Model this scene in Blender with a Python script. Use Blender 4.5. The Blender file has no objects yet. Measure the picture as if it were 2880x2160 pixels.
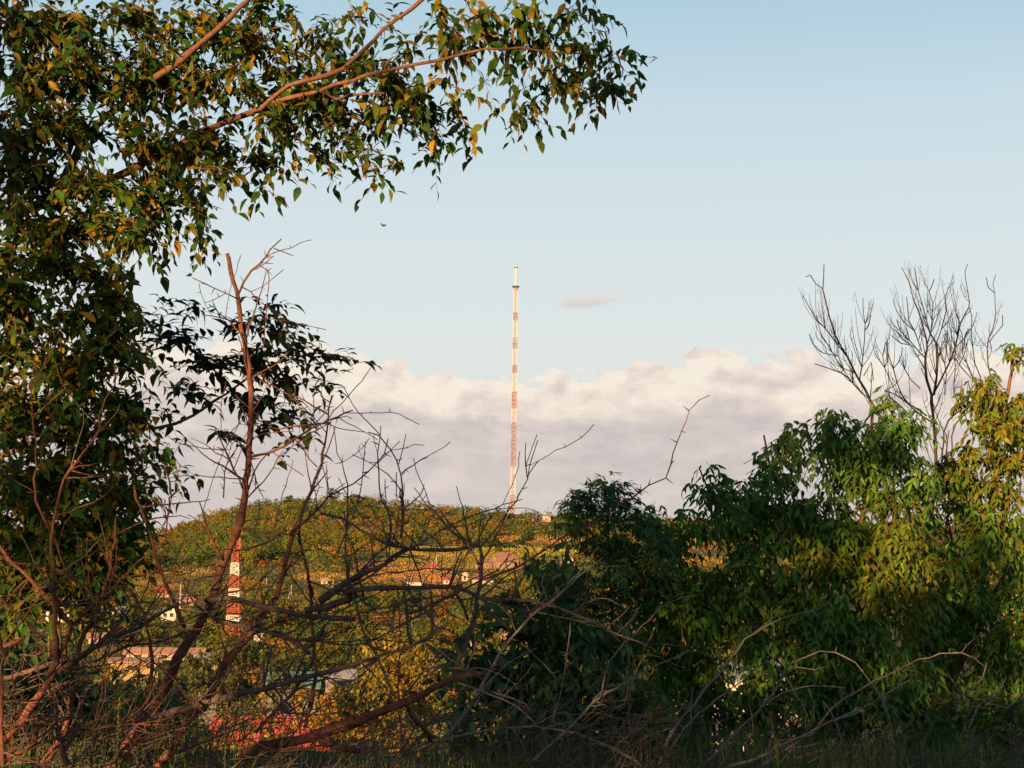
import bpy, math, random
import numpy as np
from mathutils import Vector, Matrix

random.seed(7)
RNG = np.random.default_rng(11)
scene = bpy.context.scene
COL = scene.collection
W, H = 2880, 2160
HF = math.radians(18.0)
F = W / 2 / math.tan(HF)            # focal length in photo pixels
PITCH = math.radians(6.2)
ROLL = math.radians(0.86)
CAMROT = (Matrix.Rotation(math.pi / 2 + PITCH, 3, 'X') @ Matrix.Rotation(ROLL, 3, 'Z'))
CR = np.array(CAMROT)
DS = W / 2212.0                     # layout sketch units -> photo pixels


def at(u, v, Y):
    """direction through a photo pixel, taken out to the distance Y (metres, world +Y)"""
    d = CR @ np.array([(u - W / 2) / F, -(v - H / 2) / F, -1.0])
    return d * (Y / d[1])


def atd(u, v, Y):
    return at(u * DS, v * DS, Y)


def proj(P):
    """world points (n,3) -> sketch coordinates"""
    c = P @ CR
    z = -c[:, 2]
    z = np.where(z < 0.1, 0.1, z)
    return (c[:, 0] / z * F + W / 2) / DS, (-c[:, 1] / z * F + H / 2) / DS


def unit(a):
    n = np.linalg.norm(a, axis=-1, keepdims=True)
    return a / np.maximum(n, 1e-9)


def s2l(c):
    return tuple((x / 255 / 12.92) if x <= 10 else ((x / 255 + 0.055) / 1.055) ** 2.4 for x in c)


# ------------------------------------------------------------------ mesh building
def wloc(o):
    p = Vector((0, 0, 0))
    while o is not None:
        p += o.location
        o = o.parent
    return p


class MB:
    def __init__(self):
        self.v, self.l, self.s, self.c, self.m = [], [], [], [], []
        self.n = 0

    def add(self, verts, faces, col=None, mat=0):
        """faces: (n,k) int array or list of such"""
        verts = np.asarray(verts, dtype=np.float64).reshape(-1, 3)
        if not isinstance(faces, list):
            faces = [faces]
        for f in faces:
            f = np.asarray(f, dtype=np.int64)
            if f.size == 0:
                continue
            self.l.append((f + self.n).ravel())
            self.s.append(np.full(len(f), f.shape[1], dtype=np.int64))
            self.m.append(np.full(len(f), mat, dtype=np.int64))
        if col is None:
            col = (1, 1, 1)
        col = np.asarray(col, dtype=np.float64)
        if col.ndim == 1:
            col = np.tile(col, (len(verts), 1))
        self.c.append(col)
        self.v.append(verts)
        self.n += len(verts)

    def build(self, name, mats, parent=None, smooth=False, tint=False, origin=None):
        v = np.concatenate(self.v) if self.v else np.zeros((0, 3))
        if origin is None:
            origin = np.zeros(3)
        v = v - np.asarray(origin)
        l = np.concatenate(self.l)
        s = np.concatenate(self.s)
        me = bpy.data.meshes.new(name)
        me.vertices.add(len(v))
        me.vertices.foreach_set('co', v.astype(np.float32).ravel())
        me.loops.add(len(l))
        me.loops.foreach_set('vertex_index', l.astype(np.int32))
        me.polygons.add(len(s))
        st = np.concatenate([[0], np.cumsum(s)[:-1]])
        me.polygons.foreach_set('loop_start', st.astype(np.int32))
        if not isinstance(mats, (list, tuple)):
            mats = [mats]
        for m in mats:
            me.materials.append(m)
        me.polygons.foreach_set('material_index', np.concatenate(self.m).astype(np.int32))
        me.polygons.foreach_set('use_smooth', np.full(len(s), bool(smooth or tint)))
        if tint:
            a = me.color_attributes.new('tint', 'FLOAT_COLOR', 'POINT')
            c = np.concatenate(self.c)
            c = np.concatenate([c, np.ones((len(c), 1))], axis=1)
            a.data.foreach_set('color', c.astype(np.float32).ravel())
        me.update(calc_edges=True)
        me.validate()
        o = bpy.data.objects.new(name, me)
        COL.objects.link(o)
        o.location = Vector([float(k) for k in origin])
        if parent is not None:
            o.parent = parent
            o.location = Vector([float(k) for k in origin]) - wloc(parent)
        return o


def tag(o, label=None, cat=None, group=None, kind=None):
    if label: o['label'] = label
    if cat: o['category'] = cat
    if group: o['group'] = group
    if kind: o['kind'] = kind
    return o


def thing(name, label, cat, loc=(0, 0, 0), group=None):
    o = bpy.data.objects.new(name, None)
    o.empty_display_size = 0.2
    COL.objects.link(o)
    o.location = loc
    return tag(o, label, cat, group)


def smooth_line(pts, step):
    pts = np.asarray(pts, dtype=float)
    if len(pts) < 3:
        n = max(2, int(np.linalg.norm(pts[-1] - pts[0]) / step) + 1)
        t = np.linspace(0, 1, n)[:, None]
        return pts[0] * (1 - t) + pts[-1] * t
    P = np.vstack([2 * pts[0] - pts[1], pts, 2 * pts[-1] - pts[-2]])
    out = []
    for i in range(1, len(P) - 2):
        p0, p1, p2, p3 = P[i - 1], P[i], P[i + 1], P[i + 2]
        n = max(1, int(np.linalg.norm(p2 - p1) / step))
        for k in range(n):
            t = k / n
            out.append(0.5 * ((2 * p1) + (-p0 + p2) * t + (2 * p0 - 5 * p1 + 4 * p2 - p3) * t * t + (-p0 + 3 * p1 - 3 * p2 + p3) * t ** 3))
    out.append(P[-2])
    return np.array(out)


def tube(mb, pts, rad, sides=6, col=None, bump=0.0, closed_tip=True, mat=0):
    pts = np.asarray(pts)
    n = len(pts)
    rad = np.broadcast_to(np.asarray(rad, dtype=float), (n,)).copy()
    T = unit(np.gradient(pts, axis=0))
    ref = np.array([0.31, 0.9, 0.29])
    if abs(np.dot(unit(pts[-1] - pts[0]), unit(ref))) > 0.93:
        ref = np.array([0.9, 0.1, 0.4])
    A = unit(np.cross(T, ref))
    B = np.cross(T, A)
    ang = np.linspace(0, 2 * math.pi, sides, endpoint=False)
    r = rad[:, None] * (1 + bump * RNG.normal(size=(n, sides)))
    V = pts[:, None, :] + r[..., None] * (np.cos(ang)[None, :, None] * A[:, None, :] + np.sin(ang)[None, :, None] * B[:, None, :])
    V = V.reshape(-1, 3)
    i = np.arange(n - 1)[:, None] * sides
    j = np.arange(sides)[None, :]
    j2 = (j + 1) % sides
    Q = np.stack([i + j, i + j2, i + sides + j2, i + sides + j], axis=-1).reshape(-1, 4)
    fs = [Q]
    if closed_tip:
        fs.append(np.arange(sides)[None, ::-1])
        fs.append(((n - 1) * sides + np.arange(sides))[None, :])
    mb.add(V, fs, col, mat)


BOXF = np.array([[0, 3, 2, 1], [4, 5, 6, 7], [0, 1, 5, 4], [1, 2, 6, 5], [2, 3, 7, 6], [3, 0, 4, 7]])


def box(mb, c, s, rot=0.0, col=None, mat=0):
    x, y, z = s[0] / 2, s[1] / 2, s[2] / 2
    v = np.array([[-x, -y, -z], [x, -y, -z], [x, y, -z], [-x, y, -z], [-x, -y, z], [x, -y, z], [x, y, z], [-x, y, z]])
    ca, sa = math.cos(rot), math.sin(rot)
    v = v @ np.array([[ca, sa, 0], [-sa, ca, 0], [0, 0, 1]])
    mb.add(v + np.asarray(c), BOXF, col, mat)


def bar(mb, a, b, w, col=None):
    tube(mb, np.array([a, b], dtype=float), w / 2, 4, col)


# ------------------------------------------------------------------ materials
def nodes_of(name):
    m = bpy.data.materials.new(name)
    m.use_nodes = True
    nt = m.node_tree
    nt.nodes.clear()
    out = nt.nodes.new('ShaderNodeOutputMaterial')
    return m, nt, out


def ramp(nt, stops):
    r = nt.nodes.new('ShaderNodeValToRGB')
    e = r.color_ramp.elements
    while len(e) > 1:
        e.remove(e[-1])
    e[0].position = stops[0][0]
    e[0].color = (*stops[0][1], 1)
    for p, c in stops[1:]:
        k = e.new(p)
        k.color = (*c, 1)
    return r


def noise(nt, scale, detail=5, rough=0.55, vec=None, dist=0.0):
    n = nt.nodes.new('ShaderNodeTexNoise')
    n.inputs['Scale'].default_value = scale
    n.inputs['Detail'].default_value = detail
    n.inputs['Roughness'].default_value = rough
    n.inputs['Distortion'].default_value = dist
    if vec is not None:
        nt.links.new(vec, n.inputs['Vector'])
    return n


def mixc(nt, mode, fac, a, b):
    m = nt.nodes.new('ShaderNodeMix')
    m.data_type = 'RGBA'
    m.blend_type = mode
    for sock, val in ((m.inputs['Factor'], fac), (m.inputs[6], a), (m.inputs[7], b)):
        if hasattr(val, 'is_linked'):
            nt.links.new(val, sock)
        elif isinstance(val, (tuple, list)):
            sock.default_value = (*val[:3], 1)
        else:
            sock.default_value = val
    return m.outputs[2]


def leaf_material(name, rough=0.5, trans=0.22, spec=0.35):
    m, nt, out = nodes_of(name)
    at_ = nt.nodes.new('ShaderNodeAttribute')
    at_.attribute_name = 'tint'
    geo = nt.nodes.new('ShaderNodeNewGeometry')
    n = noise(nt, 30, 3, 0.6, geo.outputs['Position'])
    r = ramp(nt, [(0.3, (0.72, 0.78, 0.75)), (0.7, (1.22, 1.12, 1.0))])
    nt.links.new(n.outputs['Fac'], r.inputs['Fac'])
    c = mixc(nt, 'MULTIPLY', 1.0, at_.outputs['Color'], r.outputs['Color'])
    p = nt.nodes.new('ShaderNodeBsdfPrincipled')
    nt.links.new(c, p.inputs['Base Color'])
    p.inputs['Roughness'].default_value = rough
    p.inputs['Specular IOR Level'].default_value = spec
    t = nt.nodes.new('ShaderNodeBsdfTranslucent')
    nt.links.new(c, t.inputs['Color'])
    mx = nt.nodes.new('ShaderNodeMixShader')
    mx.inputs[0].default_value = trans
    nt.links.new(p.outputs[0], mx.inputs[1])
    nt.links.new(t.outputs[0], mx.inputs[2])
    nt.links.new(mx.outputs[0], out.inputs[0])
    return m


def bark_material(name, c1, c2, scale=14, bump=0.35):
    m, nt, out = nodes_of(name)
    geo = nt.nodes.new('ShaderNodeNewGeometry')
    n = noise(nt, scale, 6, 0.65, geo.outputs['Position'], 0.4)
    n2 = noise(nt, scale * 6, 4, 0.6, geo.outputs['Position'])
    r = ramp(nt, [(0.32, c1), (0.66, c2)])
    nt.links.new(n.outputs['Fac'], r.inputs['Fac'])
    r2 = ramp(nt, [(0.3, (0.55, 0.55, 0.55)), (0.7, (1.25, 1.25, 1.25))])
    nt.links.new(n2.outputs['Fac'], r2.inputs['Fac'])
    c = mixc(nt, 'MULTIPLY', 1.0, r.outputs['Color'], r2.outputs['Color'])
    p = nt.nodes.new('ShaderNodeBsdfPrincipled')
    nt.links.new(c, p.inputs['Base Color'])
    p.inputs['Roughness'].default_value = 0.85
    p.inputs['Specular IOR Level'].default_value = 0.2
    b = nt.nodes.new('ShaderNodeBump')
    b.inputs['Strength'].default_value = bump
    b.inputs['Distance'].default_value = 0.01
    nt.links.new(n2.outputs['Fac'], b.inputs['Height'])
    nt.links.new(b.outputs[0], p.inputs['Normal'])
    nt.links.new(p.outputs[0], out.inputs[0])
    return m


def plain_material(name, col, var=0.25, scale=1.5, rough=0.8, spec=0.2):
    m, nt, out = nodes_of(name)
    geo = nt.nodes.new('ShaderNodeNewGeometry')
    n = noise(nt, scale, 6, 0.65, geo.outputs['Position'])
    r = ramp(nt, [(0.3, tuple(x * (1 - var) for x in col)), (0.7, tuple(min(1, x * (1 + var)) for x in col))])
    nt.links.new(n.outputs['Fac'], r.inputs['Fac'])
    p = nt.nodes.new('ShaderNodeBsdfPrincipled')
    nt.links.new(r.outputs['Color'], p.inputs['Base Color'])
    p.inputs['Roughness'].default_value = rough
    p.inputs['Specular IOR Level'].default_value = spec
    nt.links.new(p.outputs[0], out.inputs[0])
    return m


M_LEAF = leaf_material('leaf', 0.55, 0.3, 0.14)
M_FAR = leaf_material('far_foliage', 0.9, 0.15, 0.05)
M_BARK = bark_material('orange_brown_bark', (0.085, 0.045, 0.03), (0.17, 0.09, 0.06), 9)
M_DEAD = bark_material('reddish_dead_bark', (0.055, 0.026, 0.02), (0.15, 0.063, 0.041), 8)
M_PALE = bark_material('pale_grey_cane', (0.085, 0.08, 0.077), (0.19, 0.18, 0.172), 8)
M_GREY = bark_material('grey_dead_bark', (0.05, 0.038, 0.034), (0.125, 0.092, 0.08), 8)
M_CUT = plain_material('broken_wood', (0.33, 0.2, 0.12), 0.4, 40)
M_TWIG = bark_material('dark_twig', (0.035, 0.024, 0.02), (0.075, 0.05, 0.04), 12, 0.1)

# ------------------------------------------------------------------ terrain
RIDGE_UV = [(-300, 1260), (0, 1240), (200, 1205), (300, 1172), (330, 1158), (400, 1143), (480, 1113), (560, 1098), (640, 1095), (780, 1090), (870, 1099), (960, 1108),
            (1106, 1117), (1200, 1125), (1440, 1131), (1560, 1138), (1900, 1138), (2212, 1156), (2500, 1180)]
_rp = np.array([atd(u, v, 1400.0) for u, v in RIDGE_UV])
RX, RZ = _rp[:, 0] / 1400.0, _rp[:, 2]
BY = [-200, 0, 13, 16, 20, 30, 60, 120, 200, 350, 500, 6000]
BZ = [3.0, -1.5, -1.62, -2.4, -4.0, -6.6, -10.5, -13.5, -15.6, -16.2, -13.2, -13.2]
GY = [500, 600, 800, 1000, 1200, 1400, 1500, 1800, 2400, 6000]
GG = [0, 0.10, 0.26, 0.47, 0.74, 1.0, 1.0, 0.78, 0.55, 0.5]


def ground_z(x, y):
    x = np.asarray(x, dtype=float)
    y = np.asarray(y, dtype=float)
    z = np.interp(y, BY, BZ)
    zr = np.interp(x / np.maximum(y, 1.0), RX, RZ)
    g = np.interp(y, GY, GG)
    z = z + (zr + 13.2) * g
    z = z + 0.05 * np.sin(x * 1.7 + 0.6 * y) * np.sin(y * 1.3) * np.clip(1 - np.abs(y) / 60, 0, 1)
    far = np.clip((y - 60) / 400, 0, 1)
    z = z + far * (1.3 * np.sin(x / 47 + 1.0) * np.sin(y / 61) + 0.7 * np.sin(x / 19 + y / 33))
    return z


_YS = np.concatenate([np.linspace(14, 100, 120), np.geomspace(101, 1500, 500)])


def place(u, v):
    """first point of the terrain seen through sketch point (u, v)"""
    d = atd(u, v, 1.0)
    P = d[None, :] * _YS[:, None]
    below = P[:, 2] < ground_z(P[:, 0], P[:, 1])
    k = int(np.argmax(below)) if below.any() else len(_YS) - 1
    p = P[k].copy()
    p[2] = float(ground_z(p[0], p[1]))
    return p


FIELDS = [  # u, v, ru, rv, colour   (land use on the far slope)
    (1050, 1192, 210, 15, (0.224, 0.202, 0.042)), (1000, 1214, 190, 14, (0.237, 0.195, 0.043)), (870, 1232, 110, 14, (0.256, 0.150, 0.050)),
    (1180, 1166, 130, 9, (0.243, 0.150, 0.054)), (900, 1250, 120, 11, (0.230, 0.130, 0.050)), (690, 1246, 60, 9, (0.243, 0.163, 0.048)),
    (640, 1296, 70, 10, (0.192, 0.163, 0.042)), (790, 1222, 40, 8, (0.256, 0.169, 0.054)), (330, 1266, 70, 12, (0.243, 0.156, 0.054)),
    (890, 1352, 80, 20, (0.218, 0.163, 0.042)), (820, 1338, 30, 6, (0.282, 0.111, 0.048)), (1490, 1180, 80, 14, (0.230, 0.143, 0.054)), (960, 1268, 60, 8, (0.218, 0.117, 0.048)),
    (400, 1236, 60, 7, (0.218, 0.163, 0.048)), (520, 1262, 60, 8, (0.230, 0.156, 0.054)), (420, 1296, 60, 8, (0.230, 0.156, 0.054)), (300, 1330, 60, 10, (0.192, 0.156, 0.048)), (1500, 1215, 70, 12, (0.243, 0.143, 0.054)), (2120, 1165, 120, 14, (0.256, 0.143, 0.072)),
]


def field_hit(u, v):
    b = np.zeros(len(u))
    for fu, fv, ru, rv, c in FIELDS:
        b = np.maximum(b, np.clip((1.25 - ((u - fu) / ru) ** 2 - ((v - fv) / rv) ** 2) / 0.5, 0, 1))
    return b


def field_mask(P):
    u, v = proj(P)
    best = np.zeros(len(P))
    col = np.tile(np.array([0.095, 0.094, 0.028]), (len(P), 1))
    for fu, fv, ru, rv, c in FIELDS:
        d = ((u - fu) / ru) ** 2 + ((v - fv) / rv) ** 2
        k = np.clip((1.25 - d) / 0.5, 0, 1)
        k = np.where(P[:, 1] > 120, k, 0)
        col = col * (1 - k[:, None]) + np.array(c) * k[:, None]
        best = np.maximum(best, k)
    return best, col


def build_ground():
    ys = np.concatenate([np.linspace(-120, 8, 26), np.linspace(9, 40, 70), np.geomspace(42, 1500, 200), np.geomspace(1560, 6000, 18)])
    ss = np.linspace(-1, 1, 241)
    X = ss[None, :] * (60 + 0.72 * np.abs(ys))[:, None]
    Y = np.repeat(ys[:, None], len(ss), 1)
    Z = ground_z(X, Y)
    P = np.stack([X, Y, Z], -1).reshape(-1, 3)
    _, col = field_mask(P)
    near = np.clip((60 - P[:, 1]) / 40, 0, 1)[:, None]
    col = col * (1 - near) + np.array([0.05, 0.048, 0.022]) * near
    n, m = len(ys), len(ss)
    i = np.arange(n - 1)[:, None] * m
    j = np.arange(m - 1)[None, :]
    Q = np.stack([i + j, i + j + 1, i + m + j + 1, i + m + j], -1).reshape(-1, 4)
    mb = MB()
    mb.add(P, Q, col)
    mt, nt, out = nodes_of('terrain')
    a = nt.nodes.new('ShaderNodeAttribute'); a.attribute_name = 'tint'
    geo = nt.nodes.new('ShaderNodeNewGeometry')
    n1 = noise(nt, 0.035, 8, 0.65, geo.outputs['Position'], 0.5)
    r1 = ramp(nt, [(0.3, (0.55, 0.75, 0.6)), (0.5, (1.0, 1.0, 1.0)), (0.72, (1.35, 1.0, 0.95))])
    nt.links.new(n1.outputs['Fac'], r1.inputs['Fac'])
    n2 = noise(nt, 1.3, 6, 0.7, geo.outputs['Position'])
    r2 = ramp(nt, [(0.3, (0.6, 0.62, 0.6)), (0.7, (1.25, 1.22, 1.2))])
    nt.links.new(n2.outputs['Fac'], r2.inputs['Fac'])
    c = mixc(nt, 'MULTIPLY', 1.0, a.outputs['Color'], r1.outputs['Color'])
    c = mixc(nt, 'MULTIPLY', 1.0, c, r2.outputs['Color'])
    p = nt.nodes.new('ShaderNodeBsdfPrincipled')
    nt.links.new(c, p.inputs['Base Color'])
    p.inputs['Roughness'].default_value = 0.95
    p.inputs['Specular IOR Level'].default_value = 0.05
    nt.links.new(p.outputs[0], out.inputs[0])
    o = mb.build('ground', mt, smooth=True, tint=True)
    tag(o, kind='structure')


build_ground()

# ------------------------------------------------------------------ leaves
LT = np.array([0, .14, .14, .14, .40, .40, .40, .72, .72, .72, 1.0])
LS_OV = np.array([0, -.30, 0, .30, -.50, 0, .50, -.31, 0, .31, 0])
LS_LA = np.array([0, -.30, 0, .30, -.49, 0, .49, -.29, 0, .29, 0])
LTRI = np.array([[0, 2, 1], [0, 3, 2], [7, 8, 10], [8, 9, 10]])
LQUAD = np.array([[1, 2, 5, 4], [2, 3, 6, 5], [4, 5, 8, 7], [5, 6, 9, 8]])


def leaves(mb, P, D, N, L, Wd, curl, fold, tint, tmpl=LS_OV):
    n = len(P)
    if n == 0:
        return
    D = unit(D)
    S = unit(np.cross(D, N))
    N2 = np.cross(S, D)
    L = np.broadcast_to(L, (n,))[:, None]
    Wd = np.broadcast_to(Wd, (n,))[:, None]
    t = LT[None, :]
    s = tmpl[None, :]
    zz = fold * np.abs(s) * Wd - np.broadcast_to(curl, (n,))[:, None] * L * t * t
    V = P[:, None, :] + D[:, None, :] * (t * L)[..., None] + S[:, None, :] * (s * Wd)[..., None] + N2[:, None, :] * zz[..., None]
    off = np.arange(n)[:, None, None] * 11
    col = np.repeat(tint, 11, axis=0)
    mb.add(V.reshape(-1, 3), [(LTRI[None] + off).reshape(-1, 3), (LQUAD[None] + off).reshape(-1, 4)], col)


def tints(n, palette, probs, var=0.22):
    pal = np.array(palette)
    k = RNG.choice(len(pal), size=n, p=np.array(probs) / sum(probs))
    return pal[k] * np.clip(1 + var * RNG.normal(size=(n, 1)), 0.5, 1.6) * np.clip(1 + 0.06 * RNG.normal(size=(n, 3)), 0.8, 1.2)


def blob_points(b, n, shell=0.35, clump=0, sig=0.1, inset=0.0):
    """n points in a foliage blob (u, v, ru, rv, Y, dY) in sketch units, metres deep"""
    u, v, ru, rv, Y, dY = b
    c = atd(u, v, Y)
    d = unit(RNG.normal(size=(n, 3)))
    r = RNG.random(n) ** shell
    R = np.array([ru * Y / 3404, dY, rv * Y / 3404])
    R = np.maximum(R - inset, R * 0.35)
    p = c + d * r[:, None] * R
    if clump and n > clump:
        m = max(1, n // clump)
        k = RNG.integers(0, m, n)
        p = p[:m][k] + RNG.normal(size=(n, 3)) * np.minimum(R * 0.4, sig)
        d = unit((p - c) / R)
    return p, d


def blob_area(b):
    return math.pi * b[2] * b[3] * (b[4] / 3404.0) ** 2


def simple_twigs(mbL, mbT, blobs, lai, Lm, ratio, palette, probs, hang=0.75, twl=(0.22, 0.42), spacing=0.045, out_bias=0.5, twr=0.0024, bias=None, flop=0.36, curl=(0.1, 0.5), clump=5):
    """alternate-leaved twigs filling blobs"""
    for b in blobs:
        lai_b = lai * (b[6] if len(b) > 6 else 1.0)
        b = b[:6]
        leafarea = Lm * Lm * ratio * 0.66
        nl = lai_b * blob_area(b) / leafarea
        tl = (twl[0] + twl[1]) / 2
        per = tl / spacing
        nt_ = max(2, int(nl / per))
        C, dirs = blob_points(b, nt_, clump=clump, inset=0.11 * tl / 0.4)
        T = unit(dirs * out_bias + RNG.normal(size=(nt_, 3)) * np.array([0.55, 0.55, 0.35]) + np.array([0.0 if bias is None else bias[0], 0, -0.1 if bias is None else bias[1]]))
        ln = RNG.uniform(twl[0], twl[1], nt_)
        for i in range(nt_):
            k = max(3, int(ln[i] / spacing))
            t = np.linspace(-0.5, 0.5, k)
            q = C[i] + T[i] * (t * ln[i])[:, None]
            q[:, 2] -= 0.5 * ln[i] * (t + 0.5) ** 2 * 0.7
            tube(mbT, np.array([q[0], q[k // 2], q[-1]]), [twr, twr * 0.8, twr * 0.4], 3, closed_tip=False)
            side = unit(np.cross(T[i], np.array([0, 0.3, 1.0])) + 0.25 * RNG.normal(size=3))
            sg = np.where(np.arange(k) % 2 == 0, 1.0, -1.0)[:, None]
            D = T[i] * 0.6 + side * sg * 0.75 + np.array([0, 0, -hang]) + RNG.normal(size=(k, 3)) * 0.22
            N = np.array([0, -0.2, 1.0]) + RNG.normal(size=(k, 3)) * flop
            L = Lm * np.clip(RNG.normal(1, 0.3, k), 0.4, 1.7)
            L[-1] *= 1.1
            leaves(mbL, q, D, N, L, L * ratio * RNG.uniform(0.85, 1.15, k), RNG.uniform(curl[0], curl[1], k), 0.28, tints(k, palette, probs))


def compound_shoots(mbL, mbT, blobs, lai, Lm, ratio, palette, probs, petiole=0.11, nleaf=(5, 9), droop=1.0, pairs=2):
    """shoots bearing whorls of drooping pinnate leaves (ash-leaved maple, elder)"""
    for b in blobs:
        lai_b = lai * (b[6] if len(b) > 6 else 1.0)
        b = b[:6]
        per_leaf = 2 * pairs + 1
        nl = lai_b * blob_area(b) / (Lm * Lm * ratio * 0.66)
        ns = max(2, int(nl / per_leaf / ((nleaf[0] + nleaf[1]) / 2)))
        C, dirs = blob_points(b, ns, clump=3, sig=0.13)
        for i in range(ns):
            up = unit(dirs[i] * 0.6 + np.array([0, -0.1, 0.9]) + RNG.normal(size=3) * 0.35)
            k = int(RNG.integers(nleaf[0], nleaf[1] + 1))
            stem = RNG.uniform(0.1, 0.25)
            tube(mbT, np.array([C[i] - up * stem * 1.5, C[i]]), [0.004, 0.0018], 3, closed_tip=False)
            a0 = RNG.random() * 6.28
            for j in range(k):
                a = a0 + j * 2.4 + RNG.normal() * 0.3
                base = C[i] - up * stem * (j / k)
                e1 = unit(np.cross(up, np.array([0.2, 1.0, 0.1])))
                e2 = np.cross(up, e1)
                out = unit(e1 * math.cos(a) + e2 * math.sin(a) + up * RNG.uniform(0.1, 0.6))
                pl = petiole * RNG.uniform(0.7, 1.3)
                m = pairs + 1
                s = np.linspace(0.4, 1.0, m)
                rach = base + out * (s * pl * 1.5)[:, None]
                rach[:, 2] -= droop * pl * 1.1 * s ** 2
                tng = unit(out * 1.0 + np.array([0, 0, -1.3 * droop]) * 0.8)
                sd = unit(np.cross(tng, np.array([0.1, 0.2, 1.0]) + 0.2 * RNG.normal(size=3)))
                Pq, Dq = [], []
                for q in range(pairs):
                    for sg in (-1, 1):
                        Pq.append(rach[q]); Dq.append(tng * 0.75 + sd * sg * 0.75 + np.array([0, 0, -0.35 * droop]))
                Pq.append(rach[-1]); Dq.append(tng + np.array([0, 0, -0.2]))
                Pq = np.array(Pq); Dq = np.array(Dq) + RNG.normal(size=(len(Pq), 3)) * 0.18
                n = len(Pq)
                N = unit(out * 0.5 + np.array([0, -0.35, 0.75])) + RNG.normal(size=(n, 3)) * 0.35
                L = Lm * np.clip(RNG.normal(1, 0.2, n), 0.55, 1.5)
                leaves(mbL, Pq, Dq, N, L, L * ratio, RNG.uniform(0.05, 0.4, n), 0.3, tints(n, palette, probs), LS_LA)


# ------------------------------------------------------------------ branch helpers
CROPS = {'G': (0, 0), 'H': (900, 0), 'A': (0, 650), 'B': (900, 650), 'C': (1880, 650), 'D': (0, 1410), 'E': (900, 1410), 'F': (1880, 1410)}
CS = 2.212
EXTRA = {'J': (2380, 740, 4.424), 'S': (0, 0, 1 / DS)}


def path(s):
    out, cur = [], 'S'
    for tok in s.split():
        if tok[0].isalpha():
            cur, tok = tok[0], tok[1:]
        x, y = (float(k) for k in tok.split(','))
        if cur in EXTRA:
            ox, oy, sc = EXTRA[cur]
        else:
            (ox, oy), sc = CROPS[cur], CS
        out.append((ox + x / sc, oy + y / sc))
    return out


def line3(s, Y0, Y1):
    p = path(s)
    t = np.linspace(0, 1, len(p))
    if isinstance(Y1, tuple):      # (end, power): depth changes late along the limb
        ys = Y0 + (Y1[0] - Y0) * t ** Y1[1]
    else:
        ys = np.linspace(Y0, Y1, len(p))
    return np.array([at(u, v, y) for (u, v), y in zip(p, ys)])


def branch_mesh(mb, s, w0, w1, Y0, Y1, thorns=0.0, bump=0.07, wob=0.004, sides=None, step=0.06):
    L = smooth_line(line3(s, Y0, Y1), step)
    n = len(L)
    L[1:-1] += RNG.normal(size=(n - 2, 3)) * wob
    w0, w1 = max(w0 * 0.93, 3.0), max(w1, 2.4)
    r0, r1 = w0 / 2 * Y0 / F, w1 / 2 * (Y1[0] if isinstance(Y1, tuple) else Y1) / F
    R = r0 + (r1 - r0) * np.linspace(0, 1, n) ** 0.9
    wv = RNG.normal(size=n)
    wv = np.convolve(wv, np.ones(3) / 3, 'same')
    R = R * np.clip(1 + 0.13 * wv, 0.75, 1.4)
    for k in RNG.integers(1, max(2, n - 1), max(1, n // 12)):
        R[k] *= 1.22
    tube(mb, L, R, sides or (8 if w0 > 14 else 6 if w0 > 7 else 5), bump=bump)
    if thorns > 0:
        seg = np.linalg.norm(np.diff(L, axis=0), axis=1).sum()
        for _ in range(int(seg * thorns)):
            i = int(RNG.integers(1, n - 1))
            T = unit(L[i + 1] - L[i - 1])
            d = unit(np.cross(T, RNG.normal(size=3)) * np.array([1, 0.5, 1]) + T * 0.3)
            ln = RNG.uniform(0.025, 0.06)
            tube(mb, np.array([L[i], L[i] + d * (ln + R[i])]), [max(0.0042, R[i] * 0.35), 0.0014], 4)
    return L, R


def side_twigs(mbs, L, R, n, lmin, lmax, up=0.3, thorns=6, planar=0.35):
    """n side twigs, each given to mbs() as a fresh mesh builder"""
    for _ in range(n):
        mb = mbs()
        i = int(RNG.integers(max(1, len(L) // 8), len(L) - 1))
        T = unit(L[min(i + 1, len(L) - 1)] - L[i - 1])
        d = unit(np.cross(T, RNG.normal(size=3) * np.array([0.4, 1, 0.4])) * 0.9 + T * 0.55 + np.array([0, 0, up]))
        d = d * np.array([1, planar, 1])
        ln = RNG.uniform(lmin, lmax)
        bend = unit(RNG.normal(size=3)) * ln * 0.13
        P = np.array([L[i], L[i] + d * ln * 0.35 + bend * 0.6, L[i] + d * ln * 0.7 + bend, L[i] + d * ln + bend * 0.4])
        P = smooth_line(P, 0.05)
        P[1:-1] += RNG.normal(size=(len(P) - 2, 3)) * 0.004
        r = min(R[i] * 0.6, 0.0085 * (0.6 + ln))
        tube(mb, P, np.linspace(r, 0.0026, len(P)), 4)
        for _ in range(int(ln * thorns)):
            k = int(RNG.integers(1, len(P) - 1))
            dd = unit(np.cross(unit(P[k + 1] - P[k - 1]), RNG.normal(size=3)))
            tube(mb, np.array([P[k], P[k] + dd * RNG.uniform(0.015, 0.04)]), [0.0036, 0.0012], 3)


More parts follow.
